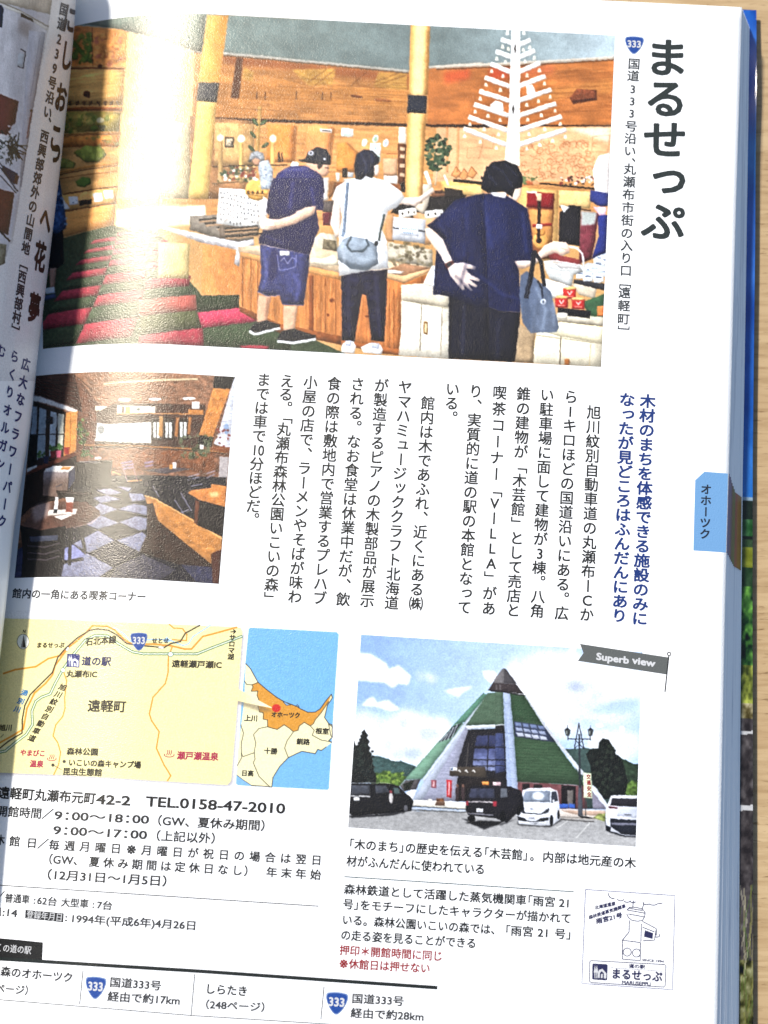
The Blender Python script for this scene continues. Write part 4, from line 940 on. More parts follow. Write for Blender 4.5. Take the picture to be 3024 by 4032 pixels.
    for q, w, c, a in (([(90, 200), (120, 400), (80, 560)], 18, (18, 24, 64), .5), ([(200, 120), (240, 360)], 24, (46, 58, 124), .45), ([(290, 440), (340, 640)], 20, (18, 24, 64), .6), ([(180, 500), (300, 600), (380, 620)], 14, (48, 60, 126), .45), ([(400, 180), (420, 380)], 16, (50, 62, 130), .5), ([(100, 660), (90, 900)], 16, (46, 48, 74), .5), ([(280, 720), (270, 920)], 18, (44, 46, 72), .5),
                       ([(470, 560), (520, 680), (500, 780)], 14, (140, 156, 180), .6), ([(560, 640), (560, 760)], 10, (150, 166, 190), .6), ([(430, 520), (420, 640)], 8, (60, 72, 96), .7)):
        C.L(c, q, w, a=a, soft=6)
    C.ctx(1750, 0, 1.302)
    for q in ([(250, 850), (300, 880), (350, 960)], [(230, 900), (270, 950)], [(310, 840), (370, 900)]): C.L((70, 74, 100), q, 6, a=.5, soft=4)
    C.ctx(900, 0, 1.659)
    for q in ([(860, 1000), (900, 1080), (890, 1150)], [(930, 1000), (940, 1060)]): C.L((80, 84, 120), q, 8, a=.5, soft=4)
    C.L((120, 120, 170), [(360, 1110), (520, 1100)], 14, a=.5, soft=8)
    wood_lines(C, (150, 92, 44), 0, 480, 1160, 780, 60, 4, .3, .05); wood_lines(C, (226, 168, 104), 0, 500, 1160, 780, 40, 3, .3, .05)
    C.ctx(1750, 0, 1.302); wood_lines(C, (150, 80, 36), 380, 360, 860, 630, 50, 4, .3, -.05)
    C.ctx(900, 700, 1.659)
    for x0, x1, ya, yb in ((85, 185, 530, 820), (548, 722, 660, 1030), (1045, 1125, 730, 1100)):
        for _ in range(22):
            x = random.uniform(x0, x1); y = random.uniform(ya, yb - 120); C.L(random.choice([(160, 92, 44), (232, 166, 98)]), [(x, y), (x - 3, y + random.uniform(50, 140))], 4, a=.4)
    C.a = C.a * (1 + .05 * noise(C.H, C.W, 30, 30, 3))[..., None]
    return C
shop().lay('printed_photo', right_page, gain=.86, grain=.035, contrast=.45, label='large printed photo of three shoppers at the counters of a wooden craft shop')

# ------------------------------------------------------------------ printed picture: cafe corner
def cafe():
    C = Canvas([(142, 1480), (928, 1484), (862, 2299), (57, 2276)], 330, 330, (96, 62, 44)); C.form = 0.2
    C.ctx(0, 1300, 1.659)
    C.P((128, 84, 60), [(200, 280), (1560, 290), (1520, 1400), (60, 1400)], n=.2, ns=(6, 6))
    C.P((150, 104, 76), [(480, 285), (1545, 300), (1500, 480), (620, 500), (500, 340)], n=.16, ns=(4, 6)); C.P((112, 66, 46), [(500, 300), (640, 480), (640, 800), (500, 800)], n=.15)
    for i in range(7): C.L((108, 70, 52), [(560 + i * 120, 300), (700 + i * 80, 480)], 8, a=.4, soft=3)
    C.L((226, 206, 160), [(680, 352), (1290, 320)], 11, soft=2); C.L((90, 56, 42), [(480, 288), (600, 390)], 6)
    C.P((74, 40, 32), [(235, 292), (490, 288), (540, 540), (220, 425)], n=.1, ns=(3, 20))
    for i in range(7): C.L((40, 22, 18), [(228, 310 + i * 20), (510, 350 + i * 30)], 3, a=.8)
    C.P((222, 220, 214), [(218, 425), (260, 432), (505, 520), (500, 545), (300, 480), (216, 462)], soft=3)
    C.P((214, 140, 66), [(425, 540), (508, 530), (495, 790), (415, 830)], n=.06, ns=(3, 14)); C.L((160, 96, 44), [(462, 545), (458, 800)], 3)
    C.P((56, 40, 34), [(216, 462), (430, 535), (415, 840), (180, 920)]); C.P((150, 164, 176), [(214, 495), (245, 500), (238, 690), (200, 700)]); C.P((150, 166, 176), [(258, 505), (305, 520), (298, 830), (240, 850)], n=.06); C.P((176, 190, 198), [(330, 530), (370, 540), (360, 800), (320, 830)], n=.05); C.P((206, 206, 186), [(380, 545), (418, 548), (410, 770), (376, 780)])
    C.L((50, 36, 30), [(216, 684), (415, 680)], 5); C.L((50, 34, 28), [(310, 510), (300, 840)], 12); C.E((50, 50, 56), 330, 590, 30, 26); C.E((170, 178, 180), 362, 590, 18, 46, a=.7)
    C.P((20, 18, 22), [(190, 682), (245, 678), (240, 880), (176, 915)])
    C.P((112, 54, 38), [(175, 915), (480, 800), (500, 820), (300, 900), (180, 950)], n=.08); C.P((206, 206, 200), [(176, 905), (240, 880), (240, 895), (176, 930)])
    for x, y in ((264, 830), (350, 790), (392, 785)): C.blobs([(66, 100, 56), (90, 130, 70)], x - 30, y - 40, x + 30, y, 18, 8, 14, inside=True)
    for x, y, c in ((264, 860, (44, 34, 44)), (345, 815, (140, 44, 44)), (382, 812, (190, 80, 106)), (436, 790, (160, 40, 40)), (300, 850, (36, 44, 80))): C.P(c, [(x - 18, y - 24), (x + 20, y - 26), (x + 14, y + 22), (x - 12, y + 22)])
    C.P((44, 26, 22), [(170, 950), (300, 900), (500, 820), (500, 1020), (400, 1100), (200, 1160), (136, 1220)], n=.14)
    C.blobs([(66, 92, 44), (96, 126, 62), (44, 62, 34)], 500, 580, 575, 740, 40, 8, 18, inside=True); C.L((60, 70, 40), [(548, 700), (548, 830)], 8); C.blobs([(70, 100, 50)], 530, 770, 600, 830, 14, 8, 14)
    C.P((216, 196, 176), [(622, 494), (718, 500), (714, 530), (620, 526)]); C.P((84, 54, 42), [(740, 480), (1340, 490), (1330, 770), (620, 770), (630, 540)], n=.14)
    C.P((214, 206, 190), [(765, 492), (1015, 500), (1014, 545), (764, 545)]); C.P((216, 206, 60), [(820, 500), (850, 500), (848, 545), (818, 545)]); C.P((100, 70, 50), [(796, 500), (812, 500), (810, 540), (794, 540)]); C.E((70, 90, 90), 905, 518, 14, 10)
    for x in (815, 1012, 1234): C.E((250, 250, 244), x, 455 - (x - 815) * .02, 42, 9)
    C.P((240, 236, 230), [(1254, 466), (1304, 468), (1302, 514), (1254, 512)]); C.L((206, 134, 66), [(760, 548), (1330, 550)], 7); C.P((196, 122, 54), [(1230, 518), (1330, 520), (1328, 548), (1228, 546)])
    C.P((222, 226, 222), [(636, 606), (700, 615), (860, 608), (1000, 600), (996, 690), (960, 740), (620, 725)], n=.12, ns=(5, 3)); C.L((120, 126, 120), [(640, 640), (760, 650), (1000, 610)], 6, a=.6); C.L((130, 130, 126), [(660, 700), (800, 690), (1000, 640)], 6, a=.6)
    C.E((90, 94, 96), 660, 650, 24, 30, a=.7); C.P((246, 246, 240), [(780, 620), (802, 620), (800, 735), (776, 735)]); C.P((230, 226, 200), [(945, 705), (990, 705), (986, 740), (944, 738)])
    for x in (1022, 1100, 1196): C.P((60, 44, 36), [(x - 34, 575), (x + 36, 576), (x + 34, 720), (x - 34, 716)]); C.P((216, 222, 216), [(x - 20, 600), (x - 2, 600), (x - 4, 705), (x - 20, 700)]); C.P((216, 222, 216), [(x + 4, 600), (x + 24, 602), (x + 20, 705), (x + 4, 705)])
    C.P((186, 130, 66), [(1040, 560), (1066, 560), (1062, 700), (1036, 690)]); C.P((176, 110, 56), [(1150, 570), (1172, 570), (1160, 700), (1140, 690)]); C.P((176, 110, 56), [(1232, 570), (1252, 570), (1240, 680), (1222, 680)])
    C.L((180, 116, 56), [(550, 752), (1240, 775), (1480, 798)], 8); C.L((60, 36, 28), [(550, 762), (1250, 786), (1480, 806)], 5)
    C.P((134, 78, 46), [(730, 780), (1400, 800), (1400, 930), (730, 920)], n=.16, ns=(5, 5)); C.L((206, 150, 66), [(735, 925), (790, 945)], 6)
    C.P((200, 204, 214), [(1530, 305), (1560, 305), (1540, 800), (1395, 740), (1420, 700)], n=.07, ns=(3, 20)); 
    for y in range(560, 780, 26): C.L((140, 130, 136), [(1410, y + 20), (1530, y)], 3, a=.7)
    C.P((178, 106, 50), [(1392, 378), (1505, 380), (1388, 700), (1300, 688)], n=.1, c2=(206, 130, 60), g=[(1330, 0), (1440, 40)]); C.P((38, 34, 34), [(1400, 300), (1536, 302), (1505, 384), (1392, 378)], n=.1); C.P((36, 30, 28), [(1306, 686), (1392, 700), (1380, 765), (1290, 750)])
    C.blobs([(52, 66, 44), (80, 92, 56), (104, 112, 80)], 1180, 680, 1380, 830, 60, 8, 18, a=.8); C.P((226, 222, 210), [(1306, 748), (1332, 748), (1328, 776), (1308, 776)]); C.E((120, 150, 190), 1480, 645, 18, 36, a=.8); C.blobs([(150, 70, 60), (206, 196, 180)], 1420, 640, 1500, 760, 14, 8, 14); C.P((140, 76, 42), [(1390, 755), (1510, 765), (1490, 800), (1380, 785)]); C.P((176, 176, 180), [(1435, 825), (1500, 830), (1478, 1010), (1425, 1010)], a=.8)
    # floor tiles
    C.P((38, 34, 42), [(500, 960), (1480, 960), (1470, 1200), (1440, 1700), (80, 1700), (420, 1200)], n=.14, ns=(3, 3))
    C.ctx(0, 1800, 1.659); LT = (116, 118, 142)
    for q in ([(630, 215), (720, 205), (800, 235), (700, 250)], [(610, 265), (700, 250), (790, 275), (660, 300)], [(770, 340), (870, 305), (960, 320), (960, 380)], [(660, 380), (770, 340), (650, 300), (600, 340)], [(640, 470), (780, 430), (660, 380), (560, 440)], [(780, 425), (890, 385), (960, 400), (960, 470), (910, 480)],
              [(480, 565), (640, 480), (750, 545), (580, 625)], [(760, 545), (930, 490), (965, 520), (915, 620)], [(420, 690), (570, 630), (740, 720), (640, 790), (400, 780)], [(760, 190), (860, 200), (840, 225)], [(840, 235), (930, 240), (960, 280), (860, 290)]): C.P(LT, q, n=.12, ns=(3, 3), soft=1)
    C.P((70, 66, 78), [(760, 715), (930, 635), (1150, 735), (1000, 830), (700, 830)], n=.14, ns=(3, 3)); C.P((52, 46, 58), [(590, 625), (755, 550), (915, 625), (735, 720)], n=.14, ns=(3, 3)); C.P((56, 56, 82), [(1180, 700), (1290, 640), (1400, 700), (1400, 830), (1280, 810)], n=.12)
    C.P((50, 56, 96), [(85, 620), (200, 560), (300, 720), (250, 790), (85, 790)], n=.12); C.P((120, 124, 170), [(420, 600), (480, 570), (560, 640), (460, 700), (420, 690)], n=.1)
    # bench and furniture
    C.P((66, 44, 34), [(960, 300), (1010, 300), (1440, 590), (1400, 720), (1160, 700), (910, 620), (960, 500)], n=.14, ns=(4, 4)); C.P((196, 128, 62), [(942, 248), (1010, 268), (1250, 400), (1450, 520), (1450, 610), (1380, 640), (1380, 700), (1030, 412), (1000, 300), (960, 305)], n=.08, ns=(4, 10)); C.L((238, 184, 110), [(944, 250), (1010, 270), (1250, 408), (1450, 532)], 6); C.P((86, 42, 30), [(1380, 632), (1445, 600), (1428, 828), (1390, 826)])
    C.P((36, 28, 28), [(1290, 290), (1470, 325), (1455, 520), (1280, 440)], n=.12); C.P((206, 126, 60), [(1228, 235), (1250, 216), (1378, 200), (1382, 175), (1478, 190), (1470, 325), (1300, 280)], n=.06); C.E((246, 196, 130), 1400, 245, 30, 18, soft=6); C.P((110, 56, 34), [(1276, 280), (1304, 290), (1290, 440), (1268, 430)])
    C.P((88, 76, 80), [(930, 85), (1110, 65), (1270, 75), (1080, 110)], n=.1)
    for q in ([(790, 40), (865, 28)], [(800, 58), (870, 46)], [(806, 76), (872, 66)], [(945, 40), (1000, 28)], [(950, 60), (1000, 50)]): C.L((132, 112, 144), q, 11)
    C.L((150, 110, 120), [(800, 60), (832, 160)], 6); C.L((150, 110, 120), [(865, 50), (900, 160)], 6); C.L((196, 130, 70), [(835, 158), (925, 150)], 9)
    for q in ([(1230, 130), (1300, 110)], [(1228, 150), (1300, 130)], [(1350, 110), (1405, 90)], [(1352, 135), (1400, 112)], [(1180, 230), (1250, 350)], [(1140, 280), (1200, 370)], [(1180, 360), (1235, 345)], [(1000, 190), (1040, 260)], [(1250, 190), (1320, 175)]): C.L((140, 136, 154), q, 7, a=.85)
    C.blobs([(30, 26, 30), (80, 70, 70)], 900, 120, 1250, 260, 70, 6, 16, a=.5); C.P((230, 230, 226), [(1128, 35), (1152, 35), (1150, 74), (1128, 72)]); C.P((206, 140, 60), [(1106, 50), (1128, 50), (1126, 78), (1106, 76)])
    C.P((176, 170, 178), [(285, 95), (450, 95), (440, 215), (370, 260), (280, 250)], n=.05, c2=(120, 96, 84), g=[(0, 120), (0, 250)]); C.P((226, 222, 216), [(300, 76), (350, 58), (490, 60), (450, 98), (286, 96)]); C.P((60, 60, 80), [(450, 98), (492, 66), (490, 150), (444, 220)]); C.P((200, 130, 60), [(392, 80), (410, 62), (470, 64), (450, 84)]); C.L((70, 70, 80), [(366, 194), (405, 180)], 6)
    C.P((30, 22, 24), [(500, 30), (735, 20), (720, 200), (500, 190)], n=.2, ns=(4, 4)); C.P((216, 220, 216), [(620, 0), (662, 0), (660, 14), (618, 14)]); C.L((176, 170, 166), [(520, 30), (650, 34)], 6, a=.8)
    C.P((48, 34, 30), [(366, 218), (590, 225), (600, 185), (616, 185), (600, 320), (560, 300), (380, 260)], n=.1); C.L((150, 136, 126), [(400, 228), (560, 240)], 4, a=.7)
    C.P((92, 58, 46), [(150, 440), (200, 380), (230, 320), (360, 290), (560, 290), (650, 350), (655, 380), (560, 440), (420, 470), (200, 470)], n=.08, c2=(120, 84, 70), g=[(600, 0), (200, 0)]); C.L((190, 150, 130), [(655, 378), (600, 430), (480, 462)], 4, a=.8); C.P((206, 190, 186), [(200, 340), (260, 300), (330, 292), (320, 380), (230, 430)], soft=10, a=.55)
    C.P((216, 206, 196), [(320, 345), (505, 340), (495, 372), (310, 382)]); C.P((236, 232, 224), [(350, 385), (480, 375), (400, 410)]); C.P((236, 236, 236), [(362, 260), (382, 262), (376, 340), (350, 366)]); C.P((44, 50, 60), [(355, 340), (378, 340), (372, 366), (345, 366)]); C.P((150, 66, 44), [(430, 290), (480, 292), (474, 360), (430, 358)]); C.P((236, 236, 230), [(425, 262), (485, 262), (476, 296), (436, 296)])
    C.P((26, 20, 24), [(130, 445), (260, 478), (430, 450), (420, 640), (380, 780), (140, 790), (150, 620)], n=.14); C.P((70, 76, 96), [(190, 520), (380, 510), (376, 545), (200, 555)], a=.9)
    for y in (580, 625, 665): C.L((96, 84, 88), [(180, y), (300, y + 8), (390, y - 20)], 7, a=.8)
    for q in ([(460, 470), (455, 700)], [(525, 460), (555, 605)], [(400, 690), (540, 665)]): C.L((26, 20, 22), q, 22)
    return C
cafe().lay('printed_photo', right_page, gain=.78, grain=.06, contrast=.4, label='small printed photo of a dim cafe corner with chequered floor tiles')

# ------------------------------------------------------------------ printed picture: pyramid building and parked cars
def car(C, q, c): C.P(c, q, n=.08)
def building():
    C = Canvas([(1422, 2499), (2529, 2568), (2503, 3334), (1371, 3258)], 440, 300, (150, 176, 214)); C.form = 0.4
    C.ctx(1300, 2480, 2.37)
    C.P((138, 172, 226), [(150, 20), (2900, 200), (2900, 900), (150, 900)], c2=(182, 206, 236), g=[(300, 60), (1500, 700)], n=.03, ns=(20, 30)); C.P((170, 198, 234), [(150, 700), (2900, 900), (2900, 1500), (150, 1500)], soft=30)
    wh = (250, 252, 254); lg = (206, 214, 228)
    def cloud(x0, y0, x1, y1, n, r, cols=(wh, wh, (236, 240, 248)), a=.75): C.blobs(list(cols), x0, y0, x1, y1, n, r * .5, r, inside=True, soft=r * .7, a=a)
    C.P(wh, [(270, 215), (380, 225), (450, 270), (520, 310), (550, 370), (640, 330), (750, 430), (730, 510), (640, 500), (580, 540), (500, 490), (250, 470)], soft=10)
    C.P(wh, [(290, 705), (360, 640), (400, 625), (440, 680), (540, 655), (650, 740), (560, 760), (440, 720)], soft=9)
    cloud(800, 400, 1000, 480, 16, 36, a=.5); C.P(wh, [(1060, 570), (1190, 540), (1330, 530), (1230, 590), (1200, 630)], soft=9); C.P(wh, [(1420, 385), (1530, 380), (1560, 440), (1500, 500), (1440, 450)], soft=8)
    cloud(230, 780, 420, 960, 30, 60); cloud(380, 840, 1100, 1180, 130, 80); cloud(600, 790, 830, 900, 30, 55); cloud(880, 830, 1080, 960, 30, 50); cloud(200, 960, 460, 1160, 36, 70); cloud(560, 1140, 1000, 1260, 50, 46)
    cloud(850, 930, 1060, 1040, 18, 50, cols=((150, 168, 206), (168, 184, 216)), a=.6); cloud(600, 1120, 900, 1200, 22, 40, cols=((150, 170, 208), (170, 186, 216)), a=.6); cloud(640, 850, 730, 910, 8, 30, cols=((170, 184, 214),), a=.6); cloud(520, 1020, 700, 1110, 14, 40, cols=(lg,), a=.6)
    C.ctx(1950, 2480, 2.212)
    cloud(150, 330, 820, 620, 130, 100); cloud(280, 240, 720, 420, 60, 80); cloud(700, 300, 1300, 600, 110, 90); cloud(200, 560, 1100, 900, 120, 70, a=.5); cloud(820, 880, 1260, 1140, 70, 70); cloud(100, 260, 220, 360, 14, 40)
    cloud(100, 300, 1260, 900, 150, 90, a=.35); cloud(580, 450, 880, 540, 26, 44, cols=((160, 174, 206), (180, 192, 216)), a=.6); cloud(640, 560, 1260, 680, 40, 50, cols=((178, 198, 232), (206, 216, 238)), a=.5)
    C.P((164, 194, 236), [(840, 690), (1000, 620), (1260, 590), (1260, 700), (1000, 740), (860, 730)], soft=22, a=.7); C.P((174, 200, 236), [(560, 800), (760, 780), (1260, 830), (1250, 900), (900, 880)], soft=24, a=.6); C.E(wh, 1105, 870, 22, 34, soft=6); C.E(wh, 910, 830, 34, 18, soft=8)
    C.P(wh, [(690, 90), (720, 270), (560, 260), (640, 180)], soft=10, a=.8)
    # hills and trees
    C.P((66, 88, 84), [(600, 1040), (760, 1030), (900, 1040), (1080, 1110), (1200, 1165), (1260, 1170), (1255, 1420), (1260, 1560), (740, 1560), (700, 1200)], n=.1, ns=(4, 6)); C.P((52, 72, 52), [(1080, 1110), (1200, 1165), (1262, 1172), (1260, 1560), (1100, 1500)], n=.2, ns=(4, 4))
    C.P((32, 38, 34), [(790, 1080), (830, 1040), (900, 1030), (905, 980), (935, 945), (985, 950), (1020, 1010), (1050, 1080), (1090, 1110), (1120, 1180), (1150, 1300), (1180, 1430), (950, 1480), (860, 1400), (830, 1200)], n=.25, ns=(4, 4)); C.blobs([(30, 36, 32), (48, 58, 46), (24, 28, 26)], 850, 1000, 1100, 1440, 110, 14, 26, inside=True)
    C.P((84, 112, 48), [(1150, 1340), (1190, 1310), (1260, 1340), (1255, 1460), (1130, 1450)], n=.3, ns=(4, 4))
    C.ctx(1300, 2480, 2.37)
    C.P((62, 90, 88), [(380, 1170), (470, 1180), (600, 1225), (660, 1225), (800, 1275), (720, 1400), (380, 1400)], n=.12, ns=(4, 5)); C.P((94, 126, 52), [(390, 1330), (430, 1350), (520, 1315), (600, 1350), (720, 1370), (640, 1470), (380, 1440)], n=.25, ns=(5, 5))
    C.blobs([(70, 98, 44), (124, 150, 60)], 420, 1330, 700, 1440, 40, 12, 26)
    tr = [(320, 930)]
    for i in range(14): tr.append((330 + 6 * i + (18 if i % 2 else 0), 950 + 30 * i))
    tr += [(430, 1430), (190, 1430), (215, 1010), (240, 1080)]
    for i in range(9): tr.append((262 + 6 * i - (14 if i % 2 else 0), 1070 - 16 * i))
    C.P((30, 36, 36), tr, n=.3, ns=(4, 4)); C.blobs([(28, 34, 34), (44, 54, 48)], 210, 1050, 400, 1430, 70, 10, 24)
    # ground
    C.P((150, 150, 150), [(150, 1640), (800, 1690), (1260, 1700), (3000, 1760), (3000, 2120), (150, 1960)], n=.06, ns=(3, 6), c2=(172, 172, 172), g=[(0, 1650), (0, 1950)])
    C.P((232, 228, 216), [(740, 1590), (900, 1585), (1280, 1610), (1270, 1680), (760, 1640)]); C.L((90, 90, 86), [(760, 1645), (1270, 1675)], 9); C.L((120, 118, 112), [(750, 1678), (1270, 1704)], 12); C.L((226, 224, 218), [(750, 1662), (1270, 1690)], 8)
    # pyramid
    C.P((104, 146, 122), [(1430, 585), (1440, 595), (1230, 880), (1010, 1050), (720, 1400), (700, 1390), (1000, 1060), (1200, 830)], n=.05)
    C.P((118, 158, 134), [(1190, 880), (1260, 870), (860, 1392), (706, 1400), (1000, 1050)], n=.05, ns=(2, 10)); C.P((92, 140, 116), [(1430, 600), (1470, 600), (1265, 860), (1165, 880)], n=.05)
    C.P((54, 62, 70), [(1150, 900), (1230, 868), (1130, 1010), (1010, 1050)])
    for i in range(4): C.L((206, 212, 218), [(1090 + i * 32, 970 - i * 30), (1030 + i * 34, 1042 - i * 10)], 6)
    C.P((176, 184, 200), [(1475, 595), (1500, 590), (1300, 850), (1270, 900), (1290, 940), (860, 1590), (770, 1585), (880, 1410), (860, 1395), (1240, 880)], n=.03); C.P((206, 216, 232), [(1475, 595), (1497, 590), (880, 1420), (860, 1400)])
    C.P((150, 152, 172), [(1265, 900), (1290, 940), (1190, 1280), (1186, 1600), (860, 1590), (1080, 1230)], n=.05, ns=(2, 8)); C.P((236, 236, 234), [(712, 1520), (760, 1490), (810, 1495), (770, 1585), (720, 1570)]); C.P((84, 80, 82), [(700, 1405), (850, 1392), (800, 1490), (760, 1490), (690, 1510), (650, 1460)], n=.12); C.P((44, 50, 40), [(680, 1440), (790, 1400), (740, 1490), (690, 1500)], n=.2)
    for i in range(12): C.L((120, 122, 142), [(1230 - i * 14, 1120 + i * 38), (1150 - i * 22, 1115 + i * 40)], 3, a=.5)
    C.P((84, 108, 86), [(1470, 590), (1614, 580), (1628, 880), (1262, 898)], n=.06, ns=(2, 12))
    for i in range(20): C.L((64, 100, 72), [(1462 - i * 10.5, 604 + i * 15), (1626, 596 + i * 15)], 3, a=.45)
    C.P((206, 210, 216), [(1258, 896), (1628, 880), (1630, 905), (1276, 928)])
    C.P((40, 38, 44), [(1290, 930), (1632, 915), (1650, 1460), (1190, 1450), (1190, 1280), (1186, 1260)], n=.1)
    C.P((56, 62, 100), [(1370, 985), (1600, 985), (1615, 1090), (1350, 1085)], n=.08); C.P((74, 82, 128), [(1345, 1110), (1620, 1106), (1640, 1320), (1460, 1310), (1330, 1270)], n=.1, c2=(120, 130, 170), g=[(0, 1120), (0, 1300)])
    for x in (1478, 1600): C.L((40, 38, 44), [(x, 980), (x - 12, 1320)], 8)
    for y in (1100, 1212, 1270): C.L((44, 40, 42), [(1330, y), (1640, y + 2)], 9)
    C.L((120, 110, 96), [(1290, 1060), (1270, 1280)], 10, a=.5); C.P((78, 68, 58), [(1118, 1290), (1200, 1276), (1450, 1280), (1460, 1380), (1112, 1362)], n=.06); C.P((232, 232, 232), [(1120, 1282), (1184, 1282), (1182, 1316), (1118, 1314)]); C.P((60, 90, 130), [(1126, 1288), (1146, 1288), (1144, 1308), (1126, 1308)])
    for x in (1205, 1270, 1338): C.L((232, 232, 228), [(x - 12, 1318), (x, 1308), (x + 12, 1330)], 8)
    C.P((40, 34, 34), [(1186, 1380), (1640, 1390), (1640, 1600), (1180, 1600)], n=.15)
    for x, c in ((1112, (206, 44, 50)), (968, (170, 90, 100))): C.P(c, [(x - 24, 1400), (x + 26, 1404), (x + 20, 1570 if x > 1000 else 1480), (x - 26, 1560 if x > 1000 else 1470)], n=.1); C.L((240, 220, 220), [(x, 1420), (x - 4, 1540 if x > 1000 else 1460)], 12, a=.8)
    for x in (1186, 1240): C.P((70, 54, 56), [(x - 18, 1470), (x + 18, 1470), (x + 14, 1600), (x - 14, 1600)]); C.E((120, 84, 70), x, 1455, 12, 16)
    C.P((112, 84, 66), [(984, 1605), (1072, 1608), (1070, 1644), (980, 1640)]); C.P((150, 96, 60), [(990, 1575), (1060, 1572), (1064, 1606), (990, 1604)], n=.2); C.E((230, 226, 214), 932, 1586, 18, 8)
    C.ctx(1950, 2480, 2.212)
    C.P((84, 108, 86), [(0, 545), (66, 535), (78, 820), (0, 830)], n=.06, ns=(2, 12)); C.P((42, 40, 46), [(0, 835), (80, 830), (96, 1250), (100, 1430), (0, 1440)], n=.1); C.P((66, 76, 120), [(0, 900), (70, 900), (90, 1230), (0, 1250)], n=.12)
    for y in (1020, 1130, 1180): C.L((40, 38, 44), [(0, y), (90, y + 6)], 8)
    C.P((66, 94, 66), [(128, 545), (262, 570), (420, 830), (730, 1260), (770, 1355), (190, 1325), (160, 900)], n=.06, ns=(2, 12)); C.P((52, 84, 56), [(128, 545), (262, 570), (400, 800), (160, 790)], a=.5, n=.05)
    for i in range(30): y = 560 + i * 26; C.L((36, 66, 42), [(134 + i * 2, y), (min(262 + i * 19, 760), y + 12 + i * .5)], 3, a=.5)
    C.P((62, 72, 100), [(158, 795), (420, 832), (522, 980), (172, 930)]) 
    for i in range(5): C.L((60, 66, 72), [(160 + i * 66, 796 + i * 9), (172 + i * 88, 930 + i * 12)], 6)
    for i in range(4):
        for j in range(3): C.P((120 + 40 * j, 136 + 34 * j, 176 + 20 * j), [(170 + i * 66 + j * 6, 806 + i * 9 + j * 44), (222 + i * 66 + j * 8, 812 + i * 9 + j * 44), (232 + i * 68 + j * 12, 842 + i * 10 + j * 44), (176 + i * 68 + j * 10, 836 + i * 10 + j * 44)], a=.8)
    C.P((150, 166, 196), [(68, 540), (128, 545), (168, 980), (200, 1430), (106, 1430), (84, 900)], n=.03); C.P((176, 190, 216), [(74, 540), (122, 545), (150, 900), (188, 1425), (150, 1425), (100, 800)], a=.7)
    for y in (640, 780, 900, 1030, 1160, 1290): C.L((120, 134, 164), [(80 + (y - 540) * .05, y), (130 + (y - 540) * .08, y + 4)], 3)
    C.P((206, 210, 220), [(255, 572), (268, 572), (440, 830), (770, 1240), (772, 1275), (740, 1255), (420, 835)]); C.P((206, 212, 222), [(840, 1350), (870, 1365), (985, 1530), (960, 1570), (840, 1420)]); C.P((134, 130, 148), [(842, 1400), (970, 1560), (850, 1560)], n=.05)
    C.P((70, 60, 62), [(-20, 460), (70, 465), (180, 470), (250, 560), (130, 545), (-30, 540), (-60, 520)]); C.P((84, 80, 84), [(80, 338), (95, 345), (190, 470), (70, 466), (-20, 460), (0, 420), (60, 345)]); C.P((120, 116, 118), [(80, 338), (60, 345), (0, 420), (-20, 462), (74, 468)], n=.06); C.L((44, 40, 44), [(-60, 525), (100, 545), (250, 572)], 9)
    for x in (10, 40): C.L((130, 126, 126), [(x, 480), (x + 2, 520)], 14, a=.5)
    C.P((120, 72, 74), [(195, 1325), (775, 1358), (800, 1560), (200, 1560)], n=.1); C.P((44, 36, 40), [(235, 1340), (300, 1342), (300, 1400), (235, 1400)]); C.P((50, 40, 42), [(335, 1345), (410, 1350), (410, 1400), (335, 1400)]); C.P((36, 30, 34), [(575, 1352), (700, 1362), (700, 1560), (575, 1540)]); C.P((110, 104, 100), [(630, 1395), (680, 1398), (676, 1550), (628, 1545)]); C.P((206, 196, 186), [(540, 1560), (960, 1570), (960, 1660), (540, 1640)])
    C.P((190, 160, 140), [(560, 1570), (960, 1580), (958, 1620), (700, 1610)]); C.P((150, 160, 90), [(850, 1640), (900, 1600), (960, 1600), (955, 1670)], n=.2)
    for x in (560, 610, 668): C.P((56, 96, 190), [(x - 26, 1515), (x + 28, 1518), (x + 26, 1556), (x - 28, 1552)])
    C.L((96, 92, 90), [(540, 1648), (860, 1672)], 9); C.L((120, 116, 112), [(530, 1625), (880, 1645)], 5)
    # lamp post and banner
    D = (48, 50, 58)
    C.P((84, 90, 100), [(722, 1360), (752, 1362), (765, 1620), (720, 1620)]); C.L((60, 64, 74), [(731, 910), (738, 1370)], 15)
    C.L(D, [(728, 812), (690, 1035)], 8); C.L(D, [(728, 812), (772, 1035)], 8); C.L(D, [(636, 950), (828, 952)], 8); C.L(D, [(690, 1035), (768, 955)], 6); C.L(D, [(772, 1035), (694, 955)], 6); C.L(D, [(632, 905), (634, 960)], 8); C.L(D, [(830, 905), (828, 960)], 8)
    for x in (629, 830): C.P((74, 80, 80), [(x - 27, 872), (x + 27, 874), (x + 14, 925), (x - 14, 925)]); C.P(D, [(x - 30, 872), (x, 850), (x + 30, 874)]); C.L(D, [(x, 834), (x, 856)], 5); C.P((160, 166, 160), [(x - 14, 880), (x - 2, 880), (x - 4, 915), (x - 10, 915)])
    C.P((226, 232, 196), [(766, 1245), (836, 1248), (846, 1468), (772, 1462)]); C.P((70, 76, 80), [(780, 1470), (786, 1470), (792, 1620), (784, 1620)])
    C.P((30, 32, 36), [(720, 1620), (800, 1625), (860, 1640), (760, 1640)])
    C.L((214, 214, 210), [(630, 1665), (530, 1730)], 6); C.L((214, 214, 210), [(825, 1680), (705, 1815)], 7); C.L((200, 200, 198), [(190, 1700), (680, 1740)], 4, a=.5)
